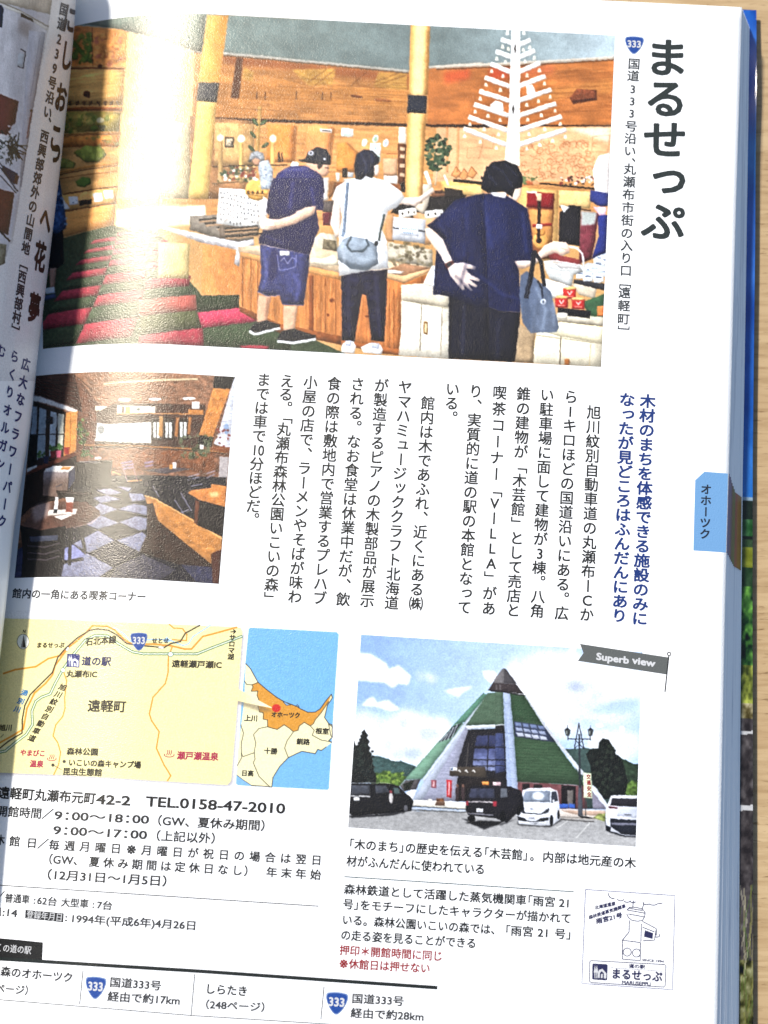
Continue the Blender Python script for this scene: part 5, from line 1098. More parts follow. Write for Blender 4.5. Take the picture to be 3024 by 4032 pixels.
    C.P((60, 60, 62), [(190, 1700), (480, 1720), (575, 1665), (560, 1640), (200, 1660)], soft=5, a=.85); C.P((20, 22, 30), [(960, 1660), (1245, 1690), (1240, 1810), (1090, 1795), (965, 1750)], soft=4); C.P((50, 50, 54), [(-300, 1640), (0, 1700), (60, 1700), (200, 1640), (-100, 1740)], soft=5)
    # cars
    WC = (226, 230, 238)
    C.P(WC, [(240, 1400), (290, 1380), (480, 1376), (540, 1400), (556, 1500), (566, 1650), (500, 1700), (400, 1705), (205, 1690), (190, 1600), (205, 1540)], n=.03); C.P((130, 142, 160), [(262, 1405), (480, 1400), (478, 1505), (226, 1495)], n=.06); C.E((240, 246, 250), 375, 1448, 50, 34, soft=8); C.P((60, 66, 80), [(490, 1405), (532, 1405), (548, 1490), (486, 1510)], n=.1)
    C.P((60, 64, 76), [(205, 1540), (240, 1545), (262, 1590), (400, 1600), (470, 1545), (466, 1590), (400, 1610), (240, 1600), (205, 1575)]); C.L((196, 200, 210), [(248, 1556), (445, 1560)], 6); C.E((170, 176, 190), 318, 1560, 12, 12)
    C.P((216, 220, 228), [(285, 1622), (350, 1624), (348, 1655), (285, 1652)]); C.L((90, 90, 110), [(296, 1638), (338, 1640)], 9, a=.7); C.P((50, 52, 60), [(192, 1620), (255, 1640), (280, 1665), (350, 1668), (400, 1640), (470, 1630), (460, 1660), (350, 1690), (200, 1660)]); C.L((236, 240, 246), [(210, 1672), (330, 1680), (440, 1672)], 8); C.E((30, 32, 38), 490, 1660, 16, 50); C.E((30, 32, 38), 552, 1610, 11, 40); C.E((226, 228, 232), 508, 1490, 10, 12)
    C.P((214, 218, 228), [(1010, 1445), (1050, 1440), (1245, 1445), (1242, 1800), (1100, 1785), (965, 1740), (960, 1570), (985, 1500)], n=.03); C.P((50, 48, 56), [(1015, 1465), (1240, 1470), (1240, 1545), (1000, 1530)], n=.08); C.P((110, 36, 44), [(985, 1535), (1070, 1545), (1060, 1560), (985, 1555)]); C.P((196, 202, 216), [(1075, 1545), (1240, 1550), (1238, 1640), (1060, 1620)]); C.L((90, 94, 106), [(1128, 1610), (1185, 1612)], 12, a=.8); C.P((40, 44, 56), [(1000, 1640), (1240, 1660), (1240, 1790), (1100, 1780), (1000, 1710)]); C.P((150, 150, 170), [(1010, 1680), (1240, 1685), (1240, 1705), (1010, 1700)], a=.7); C.P((22, 26, 40), [(962, 1700), (1010, 1720), (1000, 1760), (965, 1745)])
    C.ctx(1300, 2480, 2.37)
    C.P((34, 32, 40), [(1290, 1480), (1330, 1452), (1560, 1450), (1680, 1462), (1780, 1500), (1800, 1560), (1810, 1680), (1760, 1700), (1650, 1800), (1550, 1760), (1290, 1730), (1266, 1690), (1270, 1600)], n=.1); C.P((60, 64, 86), [(1310, 1480), (1530, 1480), (1535, 1575), (1295, 1565)], n=.12); C.L((206, 196, 196), [(1290, 1604), (1520, 1608)], 10); C.P((170, 40, 56), [(1516, 1600), (1556, 1600), (1552, 1650), (1518, 1645)]); C.P((170, 40, 56), [(1270, 1595), (1290, 1597), (1290, 1640), (1268, 1636)]); C.P((226, 228, 230), [(1366, 1668), (1428, 1668), (1426, 1702), (1365, 1700)]); C.L((100, 104, 130), [(1378, 1686), (1416, 1687)], 9, a=.7)
    C.L((120, 120, 130), [(1290, 1712), (1520, 1730)], 14); C.P((130, 140, 150), [(1590, 1480), (1650, 1480), (1655, 1560), (1590, 1570)], a=.6); C.E((16, 16, 20), 1320, 1760, 36, 30); C.E((16, 16, 20), 1610, 1740, 26, 56); C.E((16, 16, 20), 1760, 1690, 20, 44); C.P((34, 34, 38), [(1255, 1800), (1400, 1780), (1640, 1790), (1700, 1740), (1560, 1825), (1400, 1830)], soft=4)
    C.P((236, 140, 60), [(1420, 1415), (1480, 1412), (1478, 1450), (1420, 1448)], n=.2); C.P((226, 190, 196), [(1520, 1420), (1590, 1422), (1588, 1452), (1520, 1452)], n=.2)
    C.P((26, 26, 32), [(195, 1432), (560, 1435), (640, 1460), (700, 1520), (750, 1560), (780, 1600), (755, 1690), (600, 1710), (420, 1720), (210, 1740), (170, 1700)], n=.12); C.P((70, 74, 84), [(200, 1450), (370, 1450), (372, 1530), (195, 1540)], n=.14); C.P((66, 70, 80), [(420, 1450), (520, 1452), (560, 1520), (425, 1525)], n=.14); C.P((70, 90, 90), [(590, 1470), (640, 1480), (660, 1530), (600, 1530)]); C.L((190, 190, 190), [(190, 1550), (372, 1556)], 12); C.P((226, 226, 226), [(222, 1562), (274, 1564), (272, 1596), (222, 1594)]); C.E((176, 172, 170), 568, 1570, 20, 46); C.E((150, 50, 60), 566, 1512, 14, 14); C.E((90, 90, 96), 706, 1665, 20, 30); C.E((20, 20, 24), 240, 1710, 30, 22); C.E((20, 20, 24), 430, 1700, 26, 26)
    C.P((40, 40, 44), [(170, 1735), (420, 1725), (740, 1695), (560, 1735), (200, 1755)], soft=4); C.L((206, 206, 206), [(195, 1430), (400, 1426), (560, 1432)], 4, a=.7)
    return C
building().lay('printed_photo', right_page, gain=.74, grain=.03, contrast=.5, label='printed photo of an octagonal pyramid building with green roof and parked cars')
I = Ink(); vert_text(I, '交通安全', (1950 + 812 / 2.212, 2480 + 1280 / 2.212), (1950 + 818 / 2.212, 2480 + 1434 / 2.212), 17, 20, .03); I.build('banner_text', (180, 50, 56), right_page, 0.035e-3)

# ------------------------------------------------------------------ printed map
def area_map():
    Wt = (260, 260, 260)
    C = Canvas([(-40, 2406), (1352, 2482), (1300, 3150), (-60, 3070)], 660, 330, (255, 255, 255))
    YL = (252, 238, 170); OR = (226, 146, 44); BK = (36, 28, 22); GN = (36, 104, 66)
    C.ctx(600, 2420, 2.074)
    # overview map of the district
    BL = (118, 180, 232)
    rr = [(786, 118), (800, 106), (1150, 124), (1505, 144), (1522, 162), (1480, 780), (1442, 1420), (1430, 1432), (1060, 1412), (700, 1394), (684, 1380), (730, 700)]
    C.P(BL, rr, n=.015, ns=(6, 6))
    coast = [(762, 400), (800, 440), (862, 552), (930, 610), (1010, 672), (1070, 708), (1120, 728), (1180, 750), (1210, 770), (1270, 798), (1330, 796), (1370, 770), (1420, 700), (1462, 650), (1470, 680), (1430, 740), (1406, 840), (1440, 890), (1468, 900), (1470, 1000), (1440, 1030), (1465, 1045), (1420, 1080), (1380, 1110), (1350, 1100), (1330, 1136), (1220, 1116), (1110, 1168), (1040, 1240), (985, 1330), (975, 1408), (930, 1404), (810, 1396), (740, 1350), (688, 1310), (700, 1100), (750, 700)]
    C.P((250, 240, 190), coast)
    C.P((216, 150, 54), [(862, 552), (930, 610), (1010, 672), (1070, 708), (1120, 728), (1180, 750), (1210, 770), (1270, 798), (1330, 796), (1370, 770), (1462, 650), (1440, 710), (1380, 800), (1330, 860), (1316, 890), (1290, 910), (1240, 880), (1200, 910), (1190, 945), (1150, 956), (1120, 930), (1076, 900), (1020, 938), (985, 930), (940, 916), (940, 860), (905, 855), (905, 800), (875, 795), (862, 740), (870, 700), (855, 660), (860, 625), (805, 626), (820, 580), (812, 570)])
    LN = (50, 50, 46)
    C.L(LN, coast[:22], 7); C.L(LN, coast[22:33], 7)
    for q in ([(750, 540), (770, 570), (812, 574), (862, 554)], [(812, 570), (822, 590), (806, 626), (860, 625), (855, 660), (870, 700)], [(862, 740), (875, 795), (905, 800), (905, 855), (940, 860), (940, 916), (870, 930), (826, 980), (845, 1050), (832, 1120), (838, 1180), (824, 1210), (870, 1320), (930, 1380), (960, 1406)], [(940, 916), (985, 930), (1020, 938), (1076, 900), (1120, 930), (1150, 956), (1190, 945), (1200, 910), (1240, 880), (1290, 910), (1316, 890), (1330, 860), (1380, 800), (1440, 710)],
              [(1150, 960), (1100, 1030), (1080, 1090), (1110, 1168)], [(1290, 910), (1322, 945), (1305, 985), (1380, 1025), (1465, 1040)], [(722, 900), (745, 970), (726, 1050), (728, 1170), (692, 1235)], [(832, 1128), (740, 1160), (726, 1130)], [(1436, 894), (1470, 915)], [(688, 1310), (740, 1350), (810, 1396)], [(1440, 900), (1458, 990), (1470, 1000)]): C.L(LN, q, 6)
    C.P((130, 170, 210), [(1066, 712), (1090, 715), (1128, 738), (1095, 740)]); C.L(LN, [(1066, 712), (1090, 716), (1128, 738), (1095, 742), (1066, 712)], 4); C.L(LN, [(1165, 750), (1185, 735), (1200, 755), (1178, 752)], 5)
    C.P((130, 182, 232), [(688, 1312), (740, 1352), (810, 1398), (700, 1394), (684, 1380)])
    # soft printed shadow of the detail map, then the detail map and its pointer
    C.ctx(0, 2420, 1.843)
    sh = [(-60, 30), (1730, 98), (1758, 120), (1756, 160), (1676, 1215), (1650, 1236), (-60, 1150)]
    C.P((150, 144, 150), [(x + 12, y + 12) for x, y in sh], soft=12, a=.8)
    C.ctx(600, 2420, 2.074)
    C.P((120, 104, 80), [(700, 620), (870, 730), (990, 790), (880, 790), (690, 730)], soft=10, a=.6)
    C.P(YL, [(690, 600), (850, 690), (985, 764), (860, 742), (680, 700)], c2=(254, 248, 214), g=[(700, 0), (960, 0)])
    C.E((206, 42, 36), 1012, 764, 36, 33)
    C.ctx(0, 2420, 1.843)
    C.P(YL, [(-60, 24), (60, 27), (90, 30), (800, 56), (1720, 90), (1746, 96), (1759, 118), (1740, 400), (1712, 800), (1677, 1206), (1650, 1236), (1100, 1204), (-60, 1146)], n=.012, ns=(6, 6))
    LB = (158, 200, 232)
    C.L((190, 206, 214), [(395, 560), (290, 560), (215, 640), (190, 760), (205, 850), (100, 940), (-20, 990)], 4, a=.8)
    C.L(LB, [(770, 90), (840, 100), (900, 140), (950, 195), (1100, 180), (1220, 180), (1290, 210), (1330, 225), (1370, 210), (1400, 160), (1530, 76)], 8)
    C.L(OR, [(25, 428), (110, 400), (260, 378), (350, 320), (440, 296), (480, 250), (560, 190), (625, 130), (670, 82), (780, 86), (830, 110), (900, 180), (960, 216), (1110, 214), (1240, 226), (1340, 250), (1390, 250), (1470, 160), (1560, 136), (1719, 92)], 13)
    C.L(OR, [(484, 256), (400, 370), (380, 440), (330, 500), (250, 570), (196, 680), (170, 830), (90, 880), (-20, 940)], 13)
    C.L(OR, [(1228, 70), (1260, 98), (1325, 102), (1356, 145), (1352, 190), (1250, 182)], 9); C.L(OR, [(1250, 235), (1222, 300), (1220, 420), (1200, 500), (1110, 600), (1084, 720), (1100, 770), (1155, 850), (1135, 970), (1190, 1090), (1240, 1170), (1215, 1206)], 10)
    C.L(OR, [(460, 410), (484, 480), (470, 600), (472, 680), (455, 740), (405, 800), (385, 880), (420, 930), (440, 1000), (425, 1090), (390, 1162)], 9)
    C.L(BK, [(-20, 985), (60, 920), (160, 860), (162, 760), (180, 660), (220, 580), (300, 500), (380, 420), (420, 310), (470, 250), (560, 170), (650, 115), (710, 104), (790, 115), (850, 150), (920, 210), (990, 222), (1190, 240), (1240, 210), (1310, 195), (1345, 135), (1450, 78)], 10)
    for w, c in ((21, GN), (8, (252, 250, 226))): C.L(c, [(-20, 1002), (40, 990), (110, 930), (190, 870), (235, 800), (232, 700), (260, 630), (300, 600), (365, 575), (400, 500), (455, 400), (540, 280), (620, 185), (690, 152), (780, 155), (850, 205), (960, 270), (1040, 285), (1430, 285), (1540, 240), (1754, 158)], w)
    for x, y, r in ((457, 403, 18), (1238, 288, 20)): C.E(GN, x, y, r, r); C.E((255, 255, 252), x, y, r - 4, r - 4)
    for q in ([(476, 258), (492, 234), (504, 242), (488, 266)], [(1150, 231), (1188, 233), (1187, 247), (1149, 245)]): C.P(BK, [(q[0][0] - 2, q[0][1] - 1), (q[1][0], q[1][1] - 3), (q[2][0] + 3, q[2][1]), (q[3][0], q[3][1] + 3)]); C.P((250, 250, 244), q)
    C.P((28, 34, 110), [(488, 284), (576, 288), (580, 300), (575, 384), (484, 380)]); C.P((250, 250, 250), [(520, 332), (543, 316), (570, 336), (568, 378), (556, 378), (556, 344), (543, 332), (532, 342), (530, 376), (518, 376)]); C.P((250, 250, 250), [(539, 350), (548, 350), (548, 376), (538, 376)])
    for x in (503, 517): C.P((250, 250, 250), [(x, 292), (x + 9, 330), (x + 3, 332), (x + 2, 374), (x - 2, 374), (x - 3, 332), (x - 8, 330)])
    C.E((70, 72, 60), 168, 196, 46, 56); C.E((244, 246, 236), 168, 196, 42, 52); C.P((24, 24, 26), [(172, 146), (188, 240), (152, 238)]); C.P((130, 130, 126), [(172, 146), (152, 238), (166, 240)])
    C.E((44, 40, 34), 466, 1066, 12, 12); C.E((44, 40, 34), 384, 1092, 12, 12); C.L((44, 40, 34), [(390, 1094), (448, 1126)], 4); C.L((60, 52, 44), [(4, 890), (26, 870)], 4)
    C.P(LB, [(1212, 160), (1226, 178), (1250, 186), (1226, 200), (1180, 196)])
    C.a = np.where(C.a >= 254.5, 400, C.a)
    return C
area_map().lay('printed_map', right_page, gain=.76, lift=.012e-3, grain=.008, label='printed road map with pale yellow detail map and blue district overview')

# ------------------------------------------------------------------ printed picture on the left page
def facade():
    C = Canvas([(-60, -30), (300, -30), (300, 1500), (-60, 1500)], 150, 560, (226, 224, 222), side='left'); C.form = 0.5
    C.ctx(0, 0, 1.58); W = (226, 226, 230)
    PW = (255, 255, 255)
    C.P((214, 214, 222), [(-90, -50), (340, -50), (310, 100), (290, 200), (210, 620), (130, 1200), (60, 1520), (-90, 2000)], n=.04, ns=(20, 6))
    C.P((222, 210, 190), [(-90, -50), (340, -50), (312, 90), (20, 20), (-90, 0)], n=.05); C.L((170, 160, 140), [(0, 12), (110, 60), (300, 165)], 8)
    for i in range(6): C.L((180, 160, 150), [(190 + i * 18, -20), (180 + i * 18, 40)], 3, a=.5)
    C.L((236, 232, 222), [(0, 30), (130, 80), (290, 180)], 16); C.P((24, 40, 90), [(-90, 20), (10, 30), (22, 60), (14, 170), (-90, 180)])
    C.P((34, 34, 44), [(130, 80), (200, 118), (210, 140), (130, 102)]); C.P((150, 140, 136), [(120, 120), (200, 140), (200, 260), (110, 200)], soft=14, a=.7)
    C.P((196, 200, 214), [(180, 190), (280, 200), (170, 900), (120, 1200), (150, 620)], n=.05, ns=(30, 3)); C.L((150, 156, 180), [(280, 210), (215, 620), (130, 1160)], 4); C.L((160, 164, 186), [(250, 220), (190, 600)], 4, a=.7)
    C.L((30, 36, 54), [(130, 305), (158, 322), (144, 425), (110, 412)], 6); C.P((196, 206, 216), [(116, 330), (150, 330), (140, 415), (104, 405)])
    C.P((120, 54, 44), [(-90, 570), (10, 588), (116, 632), (96, 760), (60, 850), (-90, 840)], n=.06); C.P((116, 50, 40), [(-90, 1150), (90, 1200), (50, 1460), (-90, 1420)], n=.06); C.L((40, 34, 36), [(0, 1440), (60, 1500)], 10)
    C.L((150, 100, 110), [(196, 700), (166, 860)], 8); C.E((50, 36, 60), 194, 688, 8, 8); C.L((130, 130, 140), [(205, 720), (150, 1000)], 3)
    C.P((140, 140, 120), [(-90, 1500), (40, 1520), (30, 1640), (-90, 1700)], n=.2)
    for _ in range(70):
        x = random.uniform(20, 110); y = random.uniform(880, 960); t = random.uniform(-3.1, 3.1); l = random.uniform(40, 95)
        C.L(random.choice([(26, 34, 34), (40, 52, 48), (60, 74, 66), (20, 26, 30)]), [(x, y), (min(x + l * math.cos(t), 165), y + l * math.sin(t))], 6)
    C.blobs([(226, 226, 232), (206, 208, 216)], 40, 770, 130, 850, 22, 8, 18, inside=True); C.blobs([(226, 226, 232)], 0, 840, 50, 980, 22, 8, 16)
    C.P((34, 44, 90), [(20, 1030), (110, 1080), (90, 1150), (60, 1120), (10, 1050)]); C.P((100, 52, 50), [(100, 1085), (120, 1095), (105, 1150), (84, 1140)])
    for q in ([(0, 1040), (110, 1190)], [(-10, 1080), (100, 1200)], [(0, 1010), (60, 1120)]): C.L((60, 66, 80), q, 7)
    # white margin beside the picture
    C.form = 0.0
    C.P(PW, [(330, -50), (380, -50), (480, -50), (480, 2400), (20, 2400), (46, 1700), (130, 1190), (216, 622), (300, 195)])
    C.P(PW, [(-90, 1690), (30, 1640), (60, 1520), (400, 1400), (400, 2400), (-90, 2400)])
    C.a = np.where(C.a >= 254.5, 400, C.a); C.form = 0.5
    return C
facade().lay('printed_photo', left_page, gain=.62, lift=.02e-3, grain=.02, label='part of a printed photo of a white porch with red doors and potted plants')
# ------------------------------------------------------------------ printed text, right page
BLACK = (40, 44, 46); GREY = (66, 68, 72); NAVY = (22, 62, 140); WHITE = (250, 250, 250); RED = (176, 50, 58)
def zc(x0, y0, s): return lambda x, y: (x / s + x0, y / s + y0)
def vt(s, A, B, em, emy=None, off=0.0, rgb=BLACK, name='text_column', z=None):
    I = Ink(); z = z or (lambda x, y: (x, y)); vert_text(I, s, z(*A), z(*B), em, emy, off); I.build(name, rgb, right_page)
z3 = zc(900, 1400, 1.952)
body = [('館内は木であふれ、近くにある㈱', (1532, 368), (1440, 1908)),
 ('ヤマハミュージッククラフト北海道', (1357, 245), (1253, 1902)),
 ('が製造するピアノの木製部品が展示', (1175, 232), (1066, 1885)),
 ('される。なお食堂は休業中だが、飲', (992, 222), (880, 1875)),
 ('食の際は敷地内で営業するプレハブ', (812, 218), (700, 1865)),
 ('小屋の店で、ラーメンやそばが味わ', (630, 208), (510, 1855))]
for s, a, b in body: vt(s, a, b, 57, z=z3)
I = Ink(); k = 57
vert_text(I, 'える', z3(450, 198), z3(441, 300), k); vert_text(I, '。', z3(437, 405), z3(437, 405), k)
vert_text(I, '「', z3(438, 470), z3(438, 470), k); vert_text(I, '丸瀬布森林公園いこいの森', z3(425, 568), z3(330, 1762), k)
vert_text(I, '」', z3(322, 1872), z3(322, 1872), k); I.build('text_column', BLACK, right_page)
I = Ink(); vert_text(I, 'までは車で{10}分ほどだ', z3(270, 188), z3(190, 1158), k); vert_text(I, '。', z3(183, 1262), z3(183, 1262), k)
I.build('text_column', BLACK, right_page)
z4 = zc(1700, 1450, 1.746)
for s, a, b in [('旭川紋別自動車道の丸瀬布ーCか', (1115, 305), (1065, 1695)), ('ら1キロほどの国道沿いにある。広', (957, 198), (893, 1685)),
 ('い駐車場に面して建物が3棟。八角', (793, 185), (725, 1670)), ('錐の建物が「木芸館」として売店と', (632, 178), (560, 1665)),
 ('り、実質的に道の駅の本館となって', (303, 160), (225, 1645))]: vt(s, a, b, 57, z=z4)
I = Ink(); vert_text(I, '喫茶コーナー「', z4(467, 170), z4(437, 838), 57); vert_text(I, 'VーLLA」があ', z4(432, 928), z4(392, 1652), 57)
I.build('text_column', BLACK, right_page)
I = Ink(); vert_text(I, 'いる', z4(143, 145), z4(137, 242), 57); vert_text(I, '。', z4(130, 342), z4(130, 342), 57); I.build('text_column', BLACK, right_page)
vt('木材のまちを体感できる施設のみに', (1485, 228), (1430, 1722), 64, 57, 0.020, NAVY, 'headline_column', z4)
vt('なったが見どころはふんだんにあり', (1343, 218), (1290, 1702), 64, 57, 0.020, NAVY, 'headline_column', z4)
z5 = zc(1750, 0, 1.302)
vt('まるせっぷ', (1140, 298), (1122, 1138), 176, 160, 0.015, (44, 56, 58), 'page_title', z5)
I = Ink(); z6 = zc(1750, 700, 1.302); G2 = (66, 72, 76)
vert_text(I, '国道', z5(972, 328), z5(968, 390), 50, 46); vert_text(I, '333', z5(966, 457), z5(960, 582), 46, 44)
vert_text(I, '号沿い', z5(957, 648), z5(951, 775), 50, 46); vert_text(I, '、', z5(950, 838), z5(950, 838), 48)
vert_text(I, '丸瀬布市街の', z5(950, 868), z5(935, 1196), 50, 47); vert_text(I, '入り口', z6(934, 348), z6(930, 476), 50, 47)
vert_text(I, '［', z6(926, 535), z6(926, 535), 48); vert_text(I, '遠軽町', z6(923, 590), z6(918, 724), 50, 47); vert_text(I, '］', z6(916, 790), z6(916, 790), 48)
I.build('page_subtitle', G2, right_page)

def shield(cx, cy, w, h, tilt=0.0, size=None):
    """blue national-route shield with white numerals"""
    def pts(sx, sy):
        base = [(-.5, -.36), (-.44, -.45), (-.2, -.49), (0, -.5), (.2, -.49), (.44, -.45), (.5, -.36), (.5, -.22), (.44, -.02), (.32, .22), (.18, .4), (.07, .49), (0, .5), (-.07, .49), (-.18, .4), (-.32, .22), (-.44, -.02), (-.5, -.22)]
        return [(cx + (x * math.cos(tilt) - y * math.sin(tilt)) * w * sx, cy + (x * math.sin(tilt) + y * math.cos(tilt)) * h * sy) for x, y in base]
    I = Ink(); poly(I, pts(1.06, 1.06)); o1 = I.build('shield_rim', (150, 178, 226), right_page, 0.05e-3)
    I = Ink(); poly(I, pts(.96, .96)); I.build('route_shield', (28, 84, 176), right_page, 0.07e-3)
    I = Ink(); e = 0.40 * w
    run_text(I, '333', (cx - e * math.cos(tilt) , cy - .07 * h - e * math.sin(tilt)), (cx + e * math.cos(tilt), cy - .07 * h + e * math.sin(tilt)), h * .56, 0.02)
    I.build('shield_number', WHITE, right_page, 0.09e-3)
shield(2497, 178, 70, 66, 0.05)
# thumb tab
z7 = zc(2500, 1700, 3.16)
I = Ink(); poly(I, [z7(*p) for p in [(865, 497), (1010, 508), (1157, 520), (1150, 850), (1140, 1180), (1132, 1503), (930, 1490), (727, 1478), (738, 1040), (750, 603)]])
I.build('thumb_tab', (132, 188, 240), right_page, 0.02e-3)
I = Ink(); vert_text(I, 'オホーツク', z7(886, 718), z7(872, 1274), 45, 43); I.build('tab_text', (30, 44, 66), right_page, 0.045e-3)
# captions and details, lower half
def rt(parts, name='text_line', rgb=BLACK, z=None, lift=0.03e-3):
    I = Ink()
    for p in parts:
        s, a, b, em = p[:4]; off = p[4] if len(p) > 4 else 0.0
        run_text(I, s, z(*a), z(*b), em, off)
    return I.build(name, rgb, right_page, lift)
rt([('館内の一角にある喫茶コーナー', (80, 890), (955, 913), 40)], 'photo_caption', GREY, zc(0, 1800, 1.659))
zb = zc(0, 3050, 1.276); B2 = (34, 36, 40); G3 = (48, 50, 54)
rt([('遠軽町丸瀬布元町', (-12, 90), (482, 121), 50, .018), ('42-2', (484, 123), (657, 131), 52, .018), ('TEL.0158-47-2010', (733, 133), (1434, 170), 55, .016)], 'address_line', B2, zb)
rt([('開館時間／', (-18, 183), (268, 200), 45), ('9：00～18：00', (272, 203), (750, 226), 45), ('（GW、夏休み期間）', (782, 230), (1342, 258), 45)], 'text_line', G3, zb)
rt([('9：00～17：00', (266, 278), (740, 303), 45), ('（上記以外）', (775, 306), (1092, 322), 45)], 'text_line', G3, zb)
I = Ink()
for ch, p in (('休', (-4, 328)), ('館', (74, 336)), ('日', (160, 344)), ('／', (216, 348))): run_text(I, ch, zb(p[0] - 28, p[1] - 1), zb(p[0] + 28, p[1] + 1), 43)
cs = '毎週月曜日※月曜日が祝日の場合は翌日'
for i, ch in enumerate(cs):
    x = 272 + (1590 - 272) * i / (len(cs) - 1); y = 354 + (430 - 354) * i / (len(cs) - 1)
    run_text(I, ch, zb(x - 28, y - 1.6), zb(x + 28, y + 1.6), 43)
I.build('text_line', G3, right_page)
I = Ink(); run_text(I, '（GW、', zb(236, 424), zb(425, 434), 44)
cs = '夏休み期間は定休日なし'
for i, ch in enumerate(cs):
    x = 474 + (1192 - 474) * i / 10; y = 439 + (482 - 439) * i / 10; run_text(I, ch, zb(x - 28, y - 1.6), zb(x + 28, y + 1.6), 43)
run_text(I, '）', zb(1225, 484), zb(1255, 486), 44)
for i, ch in enumerate('年末年始'): run_text(I, ch, zb(1365 + 73.5 * i - 28, 491 + 4.2 * i - 1.6), zb(1365 + 73.5 * i + 28, 491 + 4.2 * i + 1.6), 43)
I.build('text_line', G3, right_page)
rt([('（12月31日～1月5日）', (226, 501), (850, 537), 45)], 'text_line', G3, zb)
I = Ink(); stroke(I, [zb(-10, 555), zb(1600, 661)], 3.6); I.build('printed_rule', (70, 72, 76), right_page)
rt([('／', (-14, 606), (22, 609), 38), ('普通車', (24, 620), (150, 628), 38), (':', (168, 630), (180, 631), 38), ('62台', (186, 632), (288, 640), 38), ('大型車', (306, 641), (446, 650), 38), (':', (464, 651), (476, 652), 38), ('7台', (486, 654), (566, 660), 38)], 'text_line', GREY, zb)
I = Ink(); poly(I, [zb(-12, 668), zb(4, 669), zb(4, 711), zb(-12, 710)]); poly(I, [zb(128, 679), zb(320, 697), zb(318, 742), zb(126, 722)]); I.build('label_box', (34, 38, 44), right_page)
rt([('登録年月日', (133, 702), (316, 719), 34, -1)], 'label_text', WHITE, zb, 0.05e-3)
rt([(':14', (12, 690), (88, 697), 40), (':', (326, 716), (340, 717), 40), ('1994年(平成6年)4月26日', (352, 722), (990, 760), 40)], 'text_line', GREY, zb)
I = Ink(); poly(I, [zb(-12, 821), zb(100, 831), zb(216, 843), zb(212, 930), zb(100, 925), zb(-12, 918)]); I.build('section_tab', (26, 28, 32), right_page, 0.02e-3)
rt([('くの道の駅', (-22, 868), (158, 884), 34, -1)], 'label_text', WHITE, zb, 0.05e-3)
I = Ink(); stroke(I, [zb(-12, 925), (800, 3825), (1722, 3889)], 14); I.build('thick_rule', (26, 38, 40), right_page)
rt([('森のオホーツク', (3, 988), (368, 1022), 42, .020)], 'station_name', (50, 52, 56), zb)
rt([('ページ）', (-24, 1072), (150, 1086), 40)], 'text_line', GREY, zb)
I = Ink(); stroke(I, [zb(417, 985), zb(400, 1155)], 3.4); stroke(I, [zb(978, 1003), zb(960, 1212)], 3.4); stroke(I, [zb(1628, 1065), zb(1612, 1230)], 3.4)
stroke(I, [zb(-12, 1130), zb(960, 1210), (1320, 4034), (1500, 4048)], 3.4); I.build('table_line', (80, 82, 84), right_page)
shield(480 / 1.276, 1071 / 1.276 + 3050, 77, 84, 0.07)
rt([('国道333号', (550, 1042), (812, 1062), 42)], 'text_line', GREY, zb); rt([('経由で約17km', (540, 1114), (906, 1136), 42)], 'text_line', GREY, zb)
rt([('しらたき', (1030, 1076), (1246, 1090), 43, .020)], 'station_name', (50, 52, 56), zb); rt([('（248ページ）', (1024, 1154), (1340, 1170), 40)], 'text_line', GREY, zb)
zr2 = zc(1250, 3250, 1.229)
shield(93 / 1.229 + 1250, 861 / 1.229 + 3250, 82, 84, 0.07)
rt([('国道333号', (165, 837), (420, 852), 42)], 'text_line', GREY, zr2); rt([('経由で約28km', (160, 907), (516, 926), 42)], 'text_line', GREY, zr2)
rt([('「木のまち」の歴史を伝える「木芸館」', (150, 91), (1022, 146), 46), ('。', (1028, 147), (1080, 150), 46), ('内部は地元産の木', (1088, 152), (1542, 184), 46)], 'photo_caption', (40, 44, 48), zr2)
rt([('材がふんだんに使われている', (140, 172), (812, 214), 46)], 'photo_caption', (40, 44, 48), zr2)
I = Ink(); stroke(I, [zr2(130, 248), zr2(1240, 321)], 3.8); I.build('printed_rule', (60, 92, 96), right_page)
G4 = (46, 50, 54)
rt([('森林鉄道として活躍した蒸気機関車「雨宮', (128, 308), (1152, 372), 44), ('21', (1168, 374), (1226, 378), 44)], 'text_line', G4, zr2)
rt([('号」をモチーフにしたキャラクターが描かれて', (122, 380), (1230, 452), 44)], 'text_line', G4, zr2)
rt([('いる。森林公園いこいの森では、', (118, 456), (890, 507), 44), ('「雨宮', (905, 508), (1046, 516), 44), ('21', (1064, 518), (1124, 522), 44), ('号」', (1146, 523), (1232, 529), 44)], 'text_line', G4, zr2)
rt([('の走る姿を見ることができる', (112, 530), (770, 572), 44)], 'text_line', G4, zr2)
rt([('押印＊開館時間に同じ', (106, 603), (606, 634), 42)], 'text_line', RED, zr2); rt([('※休館日は押せない', (102, 668), (546, 693), 42)], 'text_line', RED, zr2)
# flag over the picture of the building
z10 = zc(1950, 2480, 2.212)
I = Ink(); poly(I, [z10(*p) for p in [(738, 122), (1507, 240), (1490, 388), (720, 270), (768, 202)]]); I.build('caption_flag', (112, 116, 114), right_page, 0.04e-3)
rt([('Superb', (880, 228), (1165, 265), 38, .028), ('view', (1195, 262), (1392, 292), 38, .028)], 'flag_text', WHITE, z10, 0.06e-3)
I = Ink(); stroke(I, [z10(1512, 222), z10(1478, 540)], 4.5); stroke(I, [z10(1514 + 15 * math.cos(t), 210 + 15 * math.sin(t)) for t in np.linspace(0, 6.28, 14)], 3.5)
I.build('flag_pole', (34, 36, 38), right_page, 0.045e-3)
